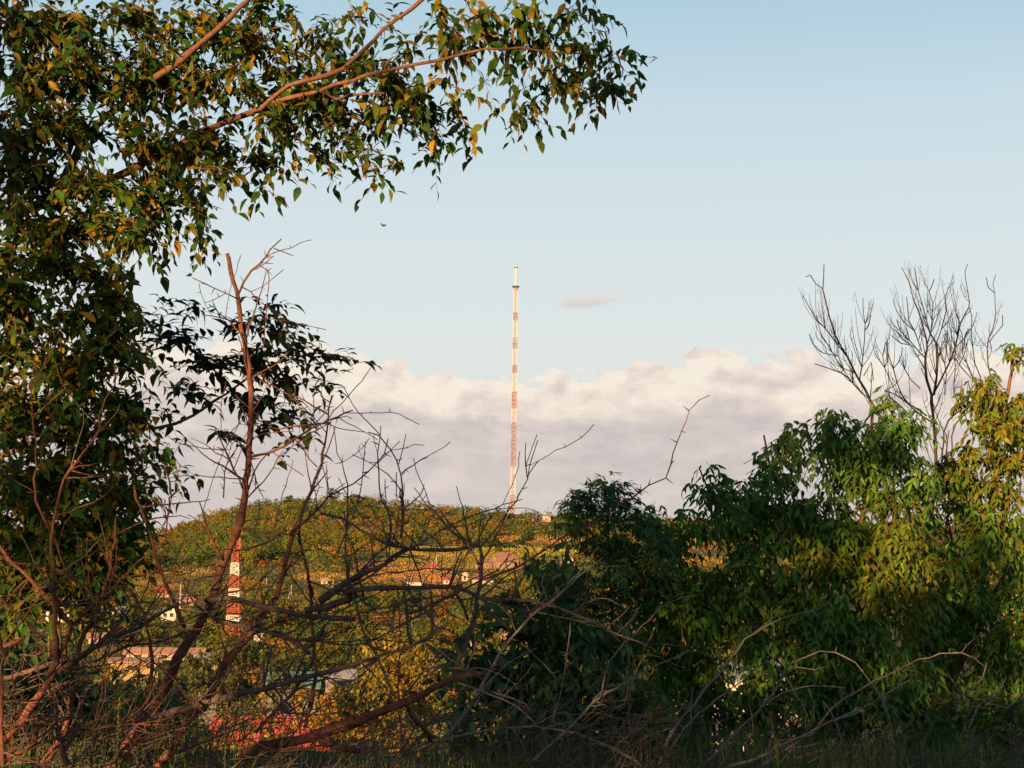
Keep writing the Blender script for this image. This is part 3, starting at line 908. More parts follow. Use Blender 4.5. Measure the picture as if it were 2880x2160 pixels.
gb = at(-260, 2300, 11.5)
gb[2] = float(ground_z(gb[0], gb[1]))
leafy_tree('broadleaf_tree', 'large broadleaf tree filling the left side, sunlit golden leaves on branches across the sky', 'tree', gb, [
    ('trunk', 'S-330,1720 -260,1200 -200,800 -170,520 -150,200 -120,-100', 120, 60, 11.5, 11.6, lf(B(11.3, 0.5, (30, 640, 70, 80), (60, 760, 90, 90), (40, 900, 80, 90), (40, 1040, 80, 90), (50, 1170, 80, 80), (60, 1275, 70, 50), (10, 560, 60, 60), (10, 450, 60, 60), (10, 660, 60, 60), (10, 860, 60, 80), (110, 1250, 80, 60), (120, 1160, 80, 70), (10, 1180, 60, 90)), 2.6)),
    ('branch', 'S-190,560 -60,470 G150,1310 350,1230 520,1160 700,1110 800,1070 900,1020 1040,950 1110,910 1250,820 1340,790 1450,740 1580,690 1700,640 1850,600 2000,565 2040,570 2100,610 2212,590 H220,590 300,575 400,580', 42, 6, 11.6, (10.4, 1.6),
     lf(B(11.2, 0.5, (90, 400, 110, 70), (230, 400, 90, 60), (340, 420, 90, 65, 1.1), (420, 440, 45, 40), (300, 500, 60, 40, .8), (200, 490, 90, 55), (90, 500, 90, 60), (440, 310, 100, 70), (330, 300, 100, 60), (480, 390, 50, 30, .8), (560, 330, 45, 45, .7), (580, 405, 22, 25, .8), (610, 280, 60, 50, .9), (630, 200, 90, 55), (720, 205, 70, 50), (690, 310, 35, 40, .7), (740, 270, 45, 50, .8), (790, 330, 35, 45, .9), (825, 372, 26, 22, .8), (800, 230, 50, 30), (870, 215, 50, 30), (930, 260, 50, 30), (940, 300, 30, 20, .8), (1000, 245, 50, 18, .8)), 2.5)),
    ('branch', 'G350,1250 500,900 650,740 800,610 870,550 950,490 1050,430 1150,360 1230,290 1320,200 1420,110 1540,0 1650,-120', 30, 13, 11.5, (10.3, 1.3),
     lf(B(11.2, 0.5, (60, 60, 110, 90), (60, 190, 100, 90), (180, 60, 110, 80), (190, 170, 110, 80), (180, 280, 110, 70), (60, 310, 100, 70), (320, 60, 100, 80), (320, 170, 100, 70), (440, 60, 90, 70), (440, 170, 90, 60), (540, 90, 70, 60), (560, 30, 70, 40), (540, 190, 60, 50), (620, 130, 70, 50, .8), (640, 50, 40, 40, .6), (690, 90, 40, 60, .5)), 2.35)),
    ('branch', 'G1600,700 1800,540 H150,440 260,330 330,250 400,190 480,110 560,60 640,0 720,-80', 15, 11, 10.7, 10.4,
     lf(B(10.9, 0.35, (720, 80, 40, 45, .7), (760, 25, 45, 30, .8), (770, 130, 60, 40), (840, 30, 40, 25, .7), (860, 100, 40, 25, .5), (960, 15, 40, 25, .8), (900, 60, 40, 20, .4)), 2.2)),
    ('branch', 'H0,565 200,490 470,425 600,390 760,360 900,325 1050,310 1240,305 1490,325 1650,335', 14, 5, 10.5, 10.1,
     lf(B(10.6, 0.3, (840, 165, 70, 40), (900, 190, 60, 30, .9), (960, 70, 60, 35, .9), (1030, 50, 60, 40, .9), (1000, 110, 60, 30, .6), (1080, 75, 60, 35, .8), (1140, 30, 50, 35, .9), (1170, 75, 50, 35), (1220, 40, 40, 30, 1.1), (1250, 90, 40, 30), (1290, 30, 28, 35, .9), (1320, 108, 45, 22, 1.0), (1365, 105, 22, 14, .9), (1240, 150, 60, 30, .9), (1290, 180, 40, 28, 1.1), (1320, 170, 25, 25, 1.0), (1190, 170, 40, 25, .8), (1110, 190, 45, 25, .6), (1130, 235, 35, 22, .9), (1160, 250, 18, 18, 1.0), (1040, 165, 50, 18, .5), (1000, 190, 40, 18, .5)), 2.4, out_bias=0.3, hang=0.7)),
    ('branch', 'S-190,1100 -40,1000 A400,1270 560,1275 860,1225 980,1215 1100,1195 1200,1150 1260,1110 1340,1050 1480,960 1620,850 1800,800', 20, 5, 11.9, 12.6,
     lf(B(12.5, 0.45, (330, 690, 40, 35, .8), (370, 650, 25, 12, .8), (420, 720, 70, 40), (430, 660, 40, 25, .8), (510, 700, 60, 40, .8), (590, 660, 45, 35, .9), (620, 700, 55, 35), (470, 780, 90, 45, 1.2), (570, 770, 80, 40, 1.2), (650, 755, 55, 28, 1.2), (700, 780, 50, 16, 1.2), (760, 765, 26, 14, 1.3), (700, 820, 30, 12, .9), (640, 830, 50, 40), (540, 850, 80, 40, 1.1), (430, 840, 60, 40, .9), (580, 900, 60, 30, .8), (500, 930, 45, 28, .8), (630, 950, 30, 25, .7), (660, 890, 30, 25, .8), (370, 880, 40, 30, .5)), 1.35, L=0.09, pal=[(0.02, 0.045, 0.014), (0.03, 0.055, 0.014), (0.08, 0.075, 0.014)], pr=(5, 3, 0.6), hang=0.08, bias=(0.5, 0.3), flop=0.25, curl=(0.3, 0.7))),
    ('branch', 'S-200,900 -50,800 A150,900 400,800 620,700 720,620', 18, 6, 11.6, 10.9,
     lf(B(11.2, 0.5, (190, 590, 85, 55), (265, 580, 35, 28, .9), (280, 600, 22, 18, 1.0), (130, 560, 80, 50), (240, 660, 60, 50), (170, 690, 90, 60), (250, 760, 70, 60), (150, 800, 90, 70), (280, 710, 40, 50), (310, 760, 30, 40, .8)), 2.5)),
    ('branch', 'S-200,1250 -60,1150 A100,1250 400,1280 700,1220 860,1225', 16, 6, 11.7, 11.1,
     lf(B(11.4, 0.5, (250, 860, 70, 60), (150, 910, 90, 70), (300, 900, 45, 45), (240, 970, 80, 60), (330, 970, 40, 25, .9), (370, 1005, 25, 14, .9), (150, 1030, 90, 70), (250, 1060, 70, 55), (310, 1070, 35, 35, .8), (330, 1040, 25, 20, .7), (160, 1140, 90, 60), (250, 1150, 60, 55), (300, 1130, 25, 30, .8), (140, 1230, 90, 50, 1.2), (215, 1240, 65, 45, 1.2), (235, 1190, 60, 45), (190, 1180, 80, 60), (170, 1290, 70, 30, .8), (90, 1080, 90, 70), (230, 1110, 60, 60), (270, 1040, 40, 50)), 2.5)),
])

PAL_MAPLE = [(0.058, 0.15, 0.024), (0.075, 0.17, 0.024), (0.10, 0.165, 0.022), (0.042, 0.12, 0.027)]
PAL_GOLD = [(0.10, 0.135, 0.013), (0.15, 0.135, 0.014), (0.06, 0.13, 0.018)]


def cs(blobs, lai=4.0, L=0.085, ratio=0.36, pal=PAL_MAPLE, pr=(4, 3, 2, 3), **k):
    return lambda ml, mt: compound_shoots(ml, mt, blobs, lai, L, ratio, pal, pr, **k)


def ground_pt(u, Y):
    p = atd(u, 1500, Y)
    p[2] = float(ground_z(p[0], p[1])) - 0.1
    return p


leafy_tree('maple_tree', 'big dark green ash-leaved maple in shade, wide rounded crown right of the elder', 'tree', ground_pt(1750, 15), [
    ('trunk', 'S1740,1860 1760,1640 1790,1450 1815,1350 1850,1200 1880,1000 1885,890', 44, 8, 15.2, 15.2,
     cs(B(15.0, 0.7, (1885, 900, 60, 45), (1840, 920, 60, 40), (1930, 930, 50, 45), (1880, 980, 90, 50), (1800, 980, 80, 50), (1850, 1060, 100, 60), (1790, 1140, 110, 60), (1900, 1130, 90, 70), (1930, 1030, 60, 60, .8)))),
    ('limb', 'S1815,1350 1760,1200 1700,1100 1660,1000 1650,940', 16, 5, 15.1, 14.9,
     cs(B(14.8, 0.6, (1665, 960, 35, 35), (1730, 930, 45, 35), (1770, 910, 35, 30), (1700, 1000, 70, 45), (1640, 1040, 70, 40), (1720, 1070, 90, 50), (1660, 1110, 80, 45), (1740, 1160, 90, 60)))),
    ('limb', 'S1790,1450 1700,1320 1600,1200 1540,1080 1510,1010', 16, 4, 15.1, 14.7,
     cs(B(14.7, 0.6, (1545, 1005, 32, 16, .9), (1570, 1040, 40, 30), (1520, 1060, 35, 30, .8), (1500, 1100, 22, 16, .9), (1580, 1100, 70, 40), (1530, 1125, 40, 25, .8), (1620, 1170, 90, 50), (1640, 1240, 100, 60), (1570, 1280, 70, 60)))),
    ('limb', 'S1800,1420 1880,1320 1940,1240 1970,1120', 16, 5, 15.1, 14.5,
     cs(B(14.4, 0.5, (1940, 1070, 35, 40), (1920, 1160, 70, 45), (1870, 1210, 80, 45), (1960, 1220, 60, 40), (1800, 1190, 60, 30), (1900, 1270, 70, 40), (1990, 1290, 60, 45), (2010, 1200, 45, 40, .8)), pal=[(0.10, 0.15, 0.016), (0.14, 0.15, 0.016), (0.06, 0.12, 0.018)], pr=(3, 2, 2))),  # golder leaf tints paint this limb as the sunlit patch of the crown
    ('limb', 'S1765,1600 1850,1450 1900,1380', 14, 5, 15.0, 14.4,
     cs(B(14.4, 0.6, (1750, 1280, 130, 60), (1850, 1340, 120, 60), (1680, 1370, 120, 70), (1800, 1430, 130, 70), (1930, 1420, 100, 70), (1650, 1460, 120, 60), (1760, 1510, 140, 60, 1.1), (1930, 1510, 110, 60)))),
])
leafy_tree('maple_tree', 'golden sunlit ash-leaved maple at the right edge with drooping yellow leaves', 'tree', ground_pt(2060, 16.5), [
    ('trunk', 'S2000,1860 2030,1640 2060,1440 2110,1300 2140,1100 2170,900 2190,760', 36, 7, 16.5, 16.2,
     cs(B(16.0, 0.6, (2195, 760, 25, 40), (2205, 810, 30, 40), (2140, 830, 40, 35), (2180, 870, 60, 45), (2100, 850, 25, 18, .7), (2140, 910, 60, 40), (2080, 920, 45, 30), (2200, 950, 50, 50), (2130, 970, 60, 40)), pal=PAL_GOLD, pr=(3, 3, 2), L=0.095)),
    ('limb', 'S2110,1300 2060,1180 2040,1050 2050,930', 14, 4, 16.4, 15.9,
     cs(B(15.9, 0.6, (2040, 960, 35, 30), (2060, 1000, 55, 40), (2110, 1040, 60, 40), (2030, 1060, 45, 45, .8), (2080, 1100, 60, 40), (2180, 1050, 60, 50)), pal=PAL_GOLD, pr=(3, 2, 3), L=0.09)),
    ('limb', 'S2080,1400 2150,1280 2200,1150', 16, 6, 16.4, 16.0,
     cs(B(15.9, 0.6, (2190, 1130, 50, 40), (2110, 1140, 50, 40), (2120, 1190, 70, 40), (2060, 1230, 50, 40, 1.2), (1990, 1360, 70, 50, 1.2), (2200, 1220, 50, 45, 1.1), (2110, 1270, 80, 50), (2190, 1370, 60, 60), (2080, 1350, 70, 50), (2000, 1010, 40, 60, .5), (1990, 1100, 45, 50, .6), (2040, 1170, 60, 40, .8), (2010, 1280, 60, 50), (2140, 1330, 70, 50), (2200, 1300, 40, 60, 1.2), (2200, 1440, 50, 50, 1.2), (2140, 1440, 80, 50), (2050, 1440, 70, 50), (2180, 1520, 70, 60), (2070, 1530, 90, 60)), pr=(3, 3, 3, 2))),
    ('limb', 'S2050,1480 2090,1400 2110,1380', 26, 12, 15.9, 15.6, None),
])
leafy_tree('elder_tree', 'dark narrow elder with a pointed top rising just right of the mast', 'tree', ground_pt(1320, 14.5), [
    ('trunk', 'S1330,1800 1330,1600 1320,1300 1312,1160 1315,1060', 24, 4, 14.5, 14.5,
     cs(B(14.4, 0.5, (1306, 1034, 9, 8, 1.5), (1328, 1046, 9, 8, 1.5), (1350, 1064, 8, 6, 1.5), (1262, 1062, 8, 6, 1.5), (1238, 1078, 8, 6, 1.5), (1285, 1062, 8, 6, 1.2), (1318, 1060, 22, 16, .8), (1335, 1075, 35, 20), (1300, 1085, 45, 18), (1255, 1075, 30, 14, .6), (1235, 1100, 20, 10, .6), (1290, 1120, 75, 25, 1.2), (1360, 1120, 60, 25, 1.2), (1300, 1160, 100, 30, 1.2), (1330, 1200, 110, 40, 1.2), (1290, 1260, 110, 50, 1.2), (1260, 1320, 100, 50, 1.1)), L=0.075, ratio=0.27, petiole=0.09, pal=[(0.03, 0.085, 0.03), (0.042, 0.11, 0.03)], pr=(3, 2), pairs=3, droop=0.5)),
    ('limb', 'S1325,1400 1390,1250 1420,1130', 12, 4, 14.6, 14.8,
     cs(B(14.9, 0.5, (1390, 1122, 45, 28), (1440, 1122, 45, 26, 1.1), (1475, 1160, 35, 28), (1430, 1180, 65, 40), (1400, 1250, 80, 50), (1460, 1240, 50, 40), (1440, 1320, 100, 60, 1.3), (1490, 1215, 45, 30), (1560, 1270, 50, 40, 1.2), (1530, 1310, 70, 60, 1.2), (1480, 1400, 110, 60), (1480, 1480, 70, 60, 1.2), (1540, 1470, 100, 70), (1610, 1520, 70, 40)), pal=[(0.065, 0.165, 0.022), (0.085, 0.18, 0.022)], pr=(2, 2), L=0.09)),
])
PAL_BUSH = [(0.034, 0.088, 0.034), (0.05, 0.115, 0.036), (0.07, 0.145, 0.03)]
leafy_tree('broadleaf_bush', 'dark green bush with broad pointed leaves, below the pointed elder', 'bush', ground_pt(1200, 13.5), [
    ('stem', 'S1250,1760 1230,1600 1180,1450 1130,1320 1110,1230', 16, 4, 13.6, 13.5,
     lf(B(13.4, 0.5, (1150, 1215, 28, 22, .8), (1170, 1250, 50, 30), (1210, 1230, 40, 20, .8), (1110, 1290, 45, 25, .9), (1180, 1300, 80, 40), (1060, 1330, 35, 20, .7), (1120, 1360, 80, 40), (1010, 1370, 30, 25, .7), (1230, 1370, 90, 50), (1320, 1390, 80, 50)), 3.4, 0.105, PAL_BUSH, (3, 3, 1.5), 0.42, hang=0.35, out_bias=.4)),
    ('stem', 'S1240,1700 1120,1560 1020,1480 970,1420', 12, 4, 13.4, 13.2,
     lf(B(13.2, 0.5, (980, 1410, 30, 25, .8), (1010, 1450, 60, 30), (1090, 1430, 80, 40), (1180, 1460, 100, 50), (1300, 1470, 110, 50), (1010, 1520, 50, 35, .7), (1110, 1530, 100, 50), (1240, 1550, 120, 60), (1390, 1540, 100, 60), (1090, 1610, 110, 40), (1280, 1620, 150, 40), (1450, 1610, 120, 50)), 3.6, 0.10, PAL_BUSH, (3, 3, 1), 0.46, hang=0.4, out_bias=.4)),
])
leafy_tree('broadleaf_bush', 'deep shaded bush behind the reddish shrub in the lower left corner', 'bush', ground_pt(120, 13.5), [
    ('stem', 'S150,1760 130,1600 110,1450 100,1340', 16, 5, 13.6, 13.5,
     lf(B(13.8, 0.5, (30, 1350, 60, 45), (60, 1430, 90, 50), (30, 1520, 80, 60), (130, 1500, 80, 50), (90, 1590, 110, 50), (150, 1410, 50, 30, .6)), 3.6, 0.10, PAL_BUSH, (3, 2, 1), 0.5)),
    ('stem', 'S290,1760 300,1620 310,1540 330,1470', 12, 5, 13.6, 13.5,
     lf(B(13.8, 0.5, (230, 1500, 60, 30), (290, 1520, 70, 40), (350, 1500, 50, 40), (240, 1580, 90, 50), (350, 1590, 80, 50), (400, 1530, 40, 40, .6)), 3.6, 0.10, PAL_BUSH, (3, 2, 1), 0.5)),
])
PAL_YEL = [(0.20, 0.16, 0.022), (0.14, 0.14, 0.022), (0.24, 0.16, 0.03)]
PAL_OR = [(0.26, 0.15, 0.022), (0.2, 0.16, 0.022), (0.27, 0.10, 0.03), (0.15, 0.13, 0.022)]
leafy_tree('young_tree', 'small sunlit yellow-green tree left of the broad-leaved bush, below the lower meadow', 'tree', ground_pt(860, 27), [
    ('trunk', 'S860,1760 862,1600 868,1450 870,1390', 16, 4, 27, 27,
     lf(B(27, 1.0, (830, 1390, 50, 22), (870, 1400, 55, 30), (810, 1430, 40, 25), (880, 1440, 75, 40), (930, 1420, 50, 28), (850, 1490, 60, 30), (920, 1480, 60, 30), (890, 1530, 60, 30)), 1.9, 0.062, PAL_YEL, (3, 3, 1), 0.62, hang=0.5, twl=(0.3, 0.6))),
])
leafy_tree('young_tree', 'low bushy young tree with yellow and orange leaves glowing above the red roof', 'tree', ground_pt(690, 24), [
    ('trunk', 'S690,1800 688,1640 690,1540 695,1500', 14, 4, 24, 24,
     lf(B(24, 0.9, (650, 1500, 45, 22, .8), (700, 1510, 50, 30), (740, 1530, 45, 30), (690, 1555, 50, 30, .8), (790, 1560, 50, 30, .9), (640, 1545, 30, 20, .5), (830, 1540, 40, 25, .6), (740, 1590, 60, 30, .9), (600, 1560, 45, 25, .6), (500, 1560, 40, 25, .5), (560, 1620, 80, 25, .6), (880, 1590, 50, 30, .7)), 1.3, 0.068, PAL_OR, (3, 3, 1.5, 2), 0.7, hang=0.5, twl=(0.25, 0.5))),
])
leafy_tree('young_tree', 'straggly young tree with few yellow leaves between the two dead trunks', 'tree', ground_pt(560, 21), [
    ('trunk', 'S545,1780 560,1600 570,1500 560,1440', 10, 4, 21, 21,
     lf(B(21, 0.7, (555, 1450, 22, 18, .7), (560, 1490, 25, 20, .7), (500, 1540, 30, 25, .6), (540, 1560, 40, 25, .6), (600, 1520, 25, 20, .6), (470, 1590, 50, 25, .5), (620, 1600, 50, 30, .5), (320, 1580, 35, 20, .5)), 1.5, 0.075, PAL_OR, (2, 3, 1, 2), 0.66, twl=(0.25, 0.5))),
])
leafy_tree('young_tree', 'young green tree standing below the striped lattice tower, behind the leaning stem', 'tree', ground_pt(490, 30), [
    ('trunk', 'S480,1760 488,1600 492,1480', 12, 4, 30, 30,
     lf(B(30, 0.9, (470, 1430, 45, 25), (510, 1420, 45, 30), (440, 1470, 45, 28), (500, 1480, 50, 30), (590, 1440, 35, 25, .8), (410, 1430, 30, 25, .7), (620, 1490, 35, 25, .7)), 2.4, 0.10, [(0.06, 0.08, 0.02), (0.09, 0.09, 0.02)], (2, 2), 0.6, twl=(0.3, 0.6))),
])


leafy_tree('young_tree', 'dark green young tree half covering the glowing barn wall', 'tree', ground_pt(250, 34), [
    ('trunk', 'S240,1760 245,1600 248,1500', 10, 4, 34, 34,
     lf(B(34, 0.9, (200, 1480, 40, 25), (240, 1450, 18, 14, .8), (255, 1490, 45, 25), (310, 1480, 40, 30), (340, 1440, 14, 14, .7), (290, 1440, 10, 12, .7), (210, 1520, 60, 25), (320, 1530, 70, 25), (380, 1480, 30, 35)), 2.4, 0.10, [(0.03, 0.05, 0.018), (0.045, 0.06, 0.02)], (2, 2), 0.55, twl=(0.3, 0.6))),
])
leafy_tree('young_tree', 'bushy green young tree between the teal roof and the small yellow-green tree', 'tree', ground_pt(755, 38), [
    ('trunk', 'S750,1760 752,1600 755,1500', 10, 4, 38, 38,
     lf(B(38, 1.0, (735, 1500, 30, 25), (775, 1490, 40, 30), (760, 1530, 60, 30), (800, 1550, 45, 30), (700, 1560, 40, 25), (620, 1530, 35, 18, .6)), 2.2, 0.11, [(0.05, 0.065, 0.018), (0.085, 0.08, 0.02), (0.12, 0.09, 0.02)], (3, 2, 1), 0.6, twl=(0.3, 0.6))),
])


def undergrowth():
    ml, mt = MB(), MB()
    bl = []
    for u in range(-40, 2300, 95):
        for v in (1590, 1650):
            uu = u + RNG.normal() * 25
            Y = 13.4 if u > 930 else 13.0
            if 380 < u < 930 and v < 1640:
                continue
            bl.append((uu, v + RNG.normal() * 8, 75, 34, Y + RNG.normal() * 0.4, 0.5, 0.9))
    for u in range(1500, 2300, 90):
        bl.append((u, 1545 + RNG.normal() * 12, 70, 40, 14.2, 0.4, 0.8))
    simple_twigs(ml, mt, bl, 2.1, 0.085, 0.4, [(0.025, 0.06, 0.02), (0.04, 0.08, 0.022), (0.055, 0.085, 0.024)], (3, 2, 1), hang=0.2)
    mt.build('undergrowth', M_TWIG)
    bpy.data.objects['undergrowth']['kind'] = 'stuff'
    o = bpy.data.objects['undergrowth']
    tag(o, 'dark tangled undergrowth filling the ground under the shrubs', 'undergrowth')
    ml.build('foliage', M_LEAF, o, tint=True)


undergrowth()


def grass_field():
    mb = MB()
    n = 9000
    u = RNG.uniform(-60, 2280, n)
    Y = RNG.uniform(10.6, 13.4, n)
    keep = RNG.random(n) < np.clip(0.28 + 0.75 * (u - 900) / 900, 0.22, 1)
    u, Y = u[keep], Y[keep]
    n = len(u)
    base = np.array([atd(a, 1640, b) for a, b in zip(u, Y)])
    base[:, 2] = ground_z(base[:, 0], base[:, 1]) - 0.01
    h = np.clip(RNG.normal(0.23, 0.1, n), 0.06, 0.55)
    a = RNG.random(n) * 6.28
    lean = RNG.uniform(0.1, 0.6, n)[:, None] * np.stack([np.cos(a), np.sin(a), 0 * a], 1)
    side = np.stack([np.cos(a * 1.7), 0.4 * np.sin(a), 0 * a], 1) * RNG.uniform(0.003, 0.006, n)[:, None]
    H_ = h[:, None]
    up = np.array([0, 0, 1.0])
    p1 = base + up * H_ * 0.55 + lean * H_ * 0.22
    p2 = base + up * H_ * 0.95 + lean * H_ * 0.75
    V = np.stack([base - side, base + side, p1 - side * 0.8, p1 + side * 0.8, p2], 1)
    off = np.arange(n)[:, None, None] * 5
    t = tints(n, [(0.075, 0.15, 0.032), (0.11, 0.15, 0.04), (0.2, 0.17, 0.09), (0.05, 0.11, 0.03)], (4, 3, 0.6, 3))
    mb.add(V.reshape(-1, 3), [(np.array([[0, 1, 3, 2]])[None] + off).reshape(-1, 4), (np.array([[2, 3, 4]])[None] + off).reshape(-1, 3)], np.repeat(t, 5, 0))
    o = mb.build('grass', M_LEAF, tint=True)
    tag(o, 'short uneven grass along the edge of the slope', 'grass', kind='stuff')


grass_field()


def stalk(label, u0, v0, u1, v1, Y, green, seed=True):
    a = atd(u0, v0, Y)
    a[2] = min(a[2], float(ground_z(a[0], a[1])))
    b = atd(u1, v1, Y)
    root = thing('grass_stalk', label, 'grass stalk', loc=tuple(a))
    mb = MB()
    P = smooth_line(np.array([a, a * 0.6 + b * 0.4 + np.array([0.012, 0, 0]), b]), 0.05)
    c = (0.10, 0.125, 0.03) if green else (0.22, 0.17, 0.085)
    tube(mb, P, np.linspace(0.004, 0.0016, len(P)), 5, c)
    mb.build('stem', M_LEAF, root, tint=True)
    if seed:
        mb = MB()
        n = 90
        k = RNG.random(n)
        base = P[int(len(P) * 0.42)]
        q = base * (1 - k[:, None]) + b * k[:, None]
        D = RNG.normal(size=(n, 3)) * 0.6 + np.array([0, 0, 1.0])
        leaves(mb, q, D, RNG.normal(size=(n, 3)), 0.022, 0.007, 0.1, 0.2, tints(n, [c], [1], 0.2))
        mb.build('seed_head', M_LEAF, root, tint=True)
    mb = MB()
    n = 3
    leaves(mb, np.array([P[len(P) // 4 + i] for i in range(n)]), np.array([[(-1) ** i * 0.7, -0.2, 0.8] for i in range(n)]), np.array([[0, 1.0, 0.3]] * n), 0.2, 0.009, 0.5, 0.2, tints(n, [c], [1]), LS_LA)
    mb.build('blade', M_LEAF, root, tint=True)


stalk('tall pale green grass stalk before the bramble canes at lower right centre', 1388, 1659, 1414, 1452, 9.6, True)
stalk('tall green seed stalk standing at the foot of the dark maple', 1873, 1659, 1860, 1480, 9.6, True)
stalk('dry tan grass stalk with curled head right of the tall green seed stalk', 1935, 1659, 1925, 1565, 9.7, False)
stalk('short yellowish grass stalk near the bottom of the reddish shrub', 250, 1640, 256, 1510, 9.5, True)
stalk('bright green upright blade stalk in front of the red roof', 484, 1659, 484, 1525, 9.5, True, False)
stalk('small green grass stalk at the end of the thick fallen log', 1120, 1640, 1088, 1555, 9.6, True)
stalk('pale dry grass stalk at the bottom right beneath the golden maple', 2118, 1659, 2120, 1612, 9.8, False)
stalk('leaning green grass stalk at the bottom between the brambles and the dark maple', 1690, 1659, 1672, 1590, 9.7, True)

# insect hovering in the air
def insect():
    p = atd(828, 487, 6.0)
    root = thing('flying_insect', 'tiny dark flying insect alone in the open sky left of the mast', 'insect', loc=tuple(p))
    m = plain_material('insect_body', (0.06, 0.06, 0.06), 0.2, 50, 0.5)
    mw = plain_material('insect_wing', (0.3, 0.31, 0.31), 0.2, 50, 0.4)
    mb = MB()
    L = np.array([p + np.array([t, 0.1 * t, -0.25 * t]) for t in np.linspace(-0.008, 0.008, 9)])
    tube(mb, L, 0.0042 * np.sin(np.linspace(0.25, 2.9, 9)), 8)
    mb.build('body', m, root, smooth=True)
    for s in (-1, 1):
        mb = MB()
        leaves(mb, p[None] + np.array([[0, 0, 0.001]]), np.array([[s * 0.8, -0.25, -0.2 * s + 0.3]]), np.array([[0, 0.3, 1.0]]), 0.017, 0.008, 0.1, 0.05, np.array([[1, 1, 1]]), LS_OV)
        mb.build('wing', mw, root)


insect()
# ------------------------------------------------------------------ far slope: woods, village, masts
KEEPOUT = []


def clump_tree(mb, c, w, h, n, col, size):
    """crown of leaf clumps around a lumpy volume; c = base centre"""
    k = int(3 + RNG.integers(0, 4))
    lc = RNG.normal(size=(k, 3)) * np.array([0.26, 0.26, 0.2]) * np.array([w, w, h]) + np.array([0, 0, 0.52 * h])
    lr = RNG.uniform(0.27, 0.44, k)
    idx = RNG.integers(0, k, n)
    d = unit(RNG.normal(size=(n, 3)))
    r = RNG.random(n) ** 0.3
    p = lc[idx] + d * (lr[idx] * r)[:, None] * np.array([w, w, h])
    p[:, 2] = np.maximum(p[:, 2], 0.05 * h)
    nrm = unit(d + RNG.normal(size=(n, 3)) * 0.28)
    t1 = unit(np.cross(nrm, RNG.normal(size=(n, 3))))
    t2 = np.cross(nrm, t1)
    s = size * RNG.uniform(0.6, 1.3, n)[:, None]
    q = p + c
    V = np.stack([q - t1 * s, q - t2 * s * 0.6, q + t1 * s, q + t2 * s * 0.6], 1)
    off = np.arange(n)[:, None] * 4
    cc = np.asarray(col) * np.clip(1 + 0.07 * RNG.normal(size=(n, 1)), 0.6, 1.5)
    mb.add(V.reshape(-1, 3), np.array([[0, 1, 2, 3]]) + off, np.repeat(cc, 4, 0))


PAL_HILL = np.array([(0.058, 0.088, 0.022), (0.085, 0.094, 0.021), (0.125, 0.098, 0.021), (0.16, 0.092, 0.026), (0.036, 0.066, 0.026), (0.19, 0.088, 0.033)])


def lowfreq(P):
    x, y = P[:, 0], P[:, 1]
    return np.sin(x / 37 + 1.3 * np.sin(y / 71)) + np.sin(y / 43 + x / 90) + 0.7 * np.sin(x / 17 - y / 29)


def near_house(u, Y):
    """in front of a house, or on the side the low sun comes from"""
    return any(-c - 12 - 4000 / b < u - a < c + 8 and b * 0.93 - 22 < Y < b + 3 or abs(u - a) < c * 0.8 and b * 0.6 < Y < b + 3 for a, b, c in KEEPOUT)


def hill_wood():
    mb = MB()
    N = 9000
    u = RNG.uniform(-50, 2260, N)
    t = RNG.random(N)
    Y = np.where(t < 0.9, 520 + 900 * RNG.random(N) ** 0.9, 1395 + RNG.normal(size=N) * 22)
    P = np.stack([(u - 1106) / 3404 * Y, Y, np.zeros(N)], 1)
    P[:, 2] = ground_z(P[:, 0], P[:, 1])
    fm, _ = field_mask(P)
    lo = lowfreq(P)
    uu, vv = proj(P)
    dens = np.clip(0.5 + 0.25 * lo, 0.1, 0.9)
    top5 = proj(P + np.array([0, 0, 4.5]))
    fr = field_hit(top5[0], top5[1])
    mid5 = proj(P + np.array([0, 0, 2.5]))
    fr = np.maximum(fr, field_hit(mid5[0], mid5[1]))
    dens = np.where((vv > 1180) & (lo < 0.6), dens * 0.5, dens)
    dens = np.where(fr > 0.3, dens * 0.12, dens)
    dens = np.where(fm > 0.3, 0.01, dens)
    dens = np.where((uu > 1640) & (uu < 2000), dens * 0.3, dens)
    dens = np.where(uu < 220, dens * 0.3, dens)
    dens = np.where(Y > 1380, np.maximum(dens, 0.7), dens)
    keep = (RNG.random(N) < dens) & np.array([not near_house(a, b) for a, b in zip(uu, Y)])
    P, lo, uu, Y = P[keep], lo[keep], uu[keep], Y[keep]
    for i in range(len(P)):
        if lo[i] > 0.6:
            k = RNG.choice(6, p=[.42, .16, .06, .02, .34, .0])
        elif lo[i] > -0.7:
            k = RNG.choice(6, p=[.18, .36, .26, .1, .06, .04])
        else:
            k = RNG.choice(6, p=[.04, .12, .34, .28, .02, .2])
        h = np.clip(RNG.gamma(6.0, 1.0), 2.2, 11)
        if lo[i] < -0.7: h *= 0.7
        if Y[i] > 1370: h *= 1.0
        w = h * RNG.uniform(0.95, 1.5)
        clump_tree(mb, P[i], w, h, 110 if Y[i] < 900 else 80, PAL_HILL[k] * RNG.uniform(0.7, 1.35), 0.55 if Y[i] < 900 else 0.7)
    o = mb.build('hillside_wood', M_FAR, tint=True)
    tag(o, 'continuous green and russet wood covering the far hillside', 'wood', kind='stuff')



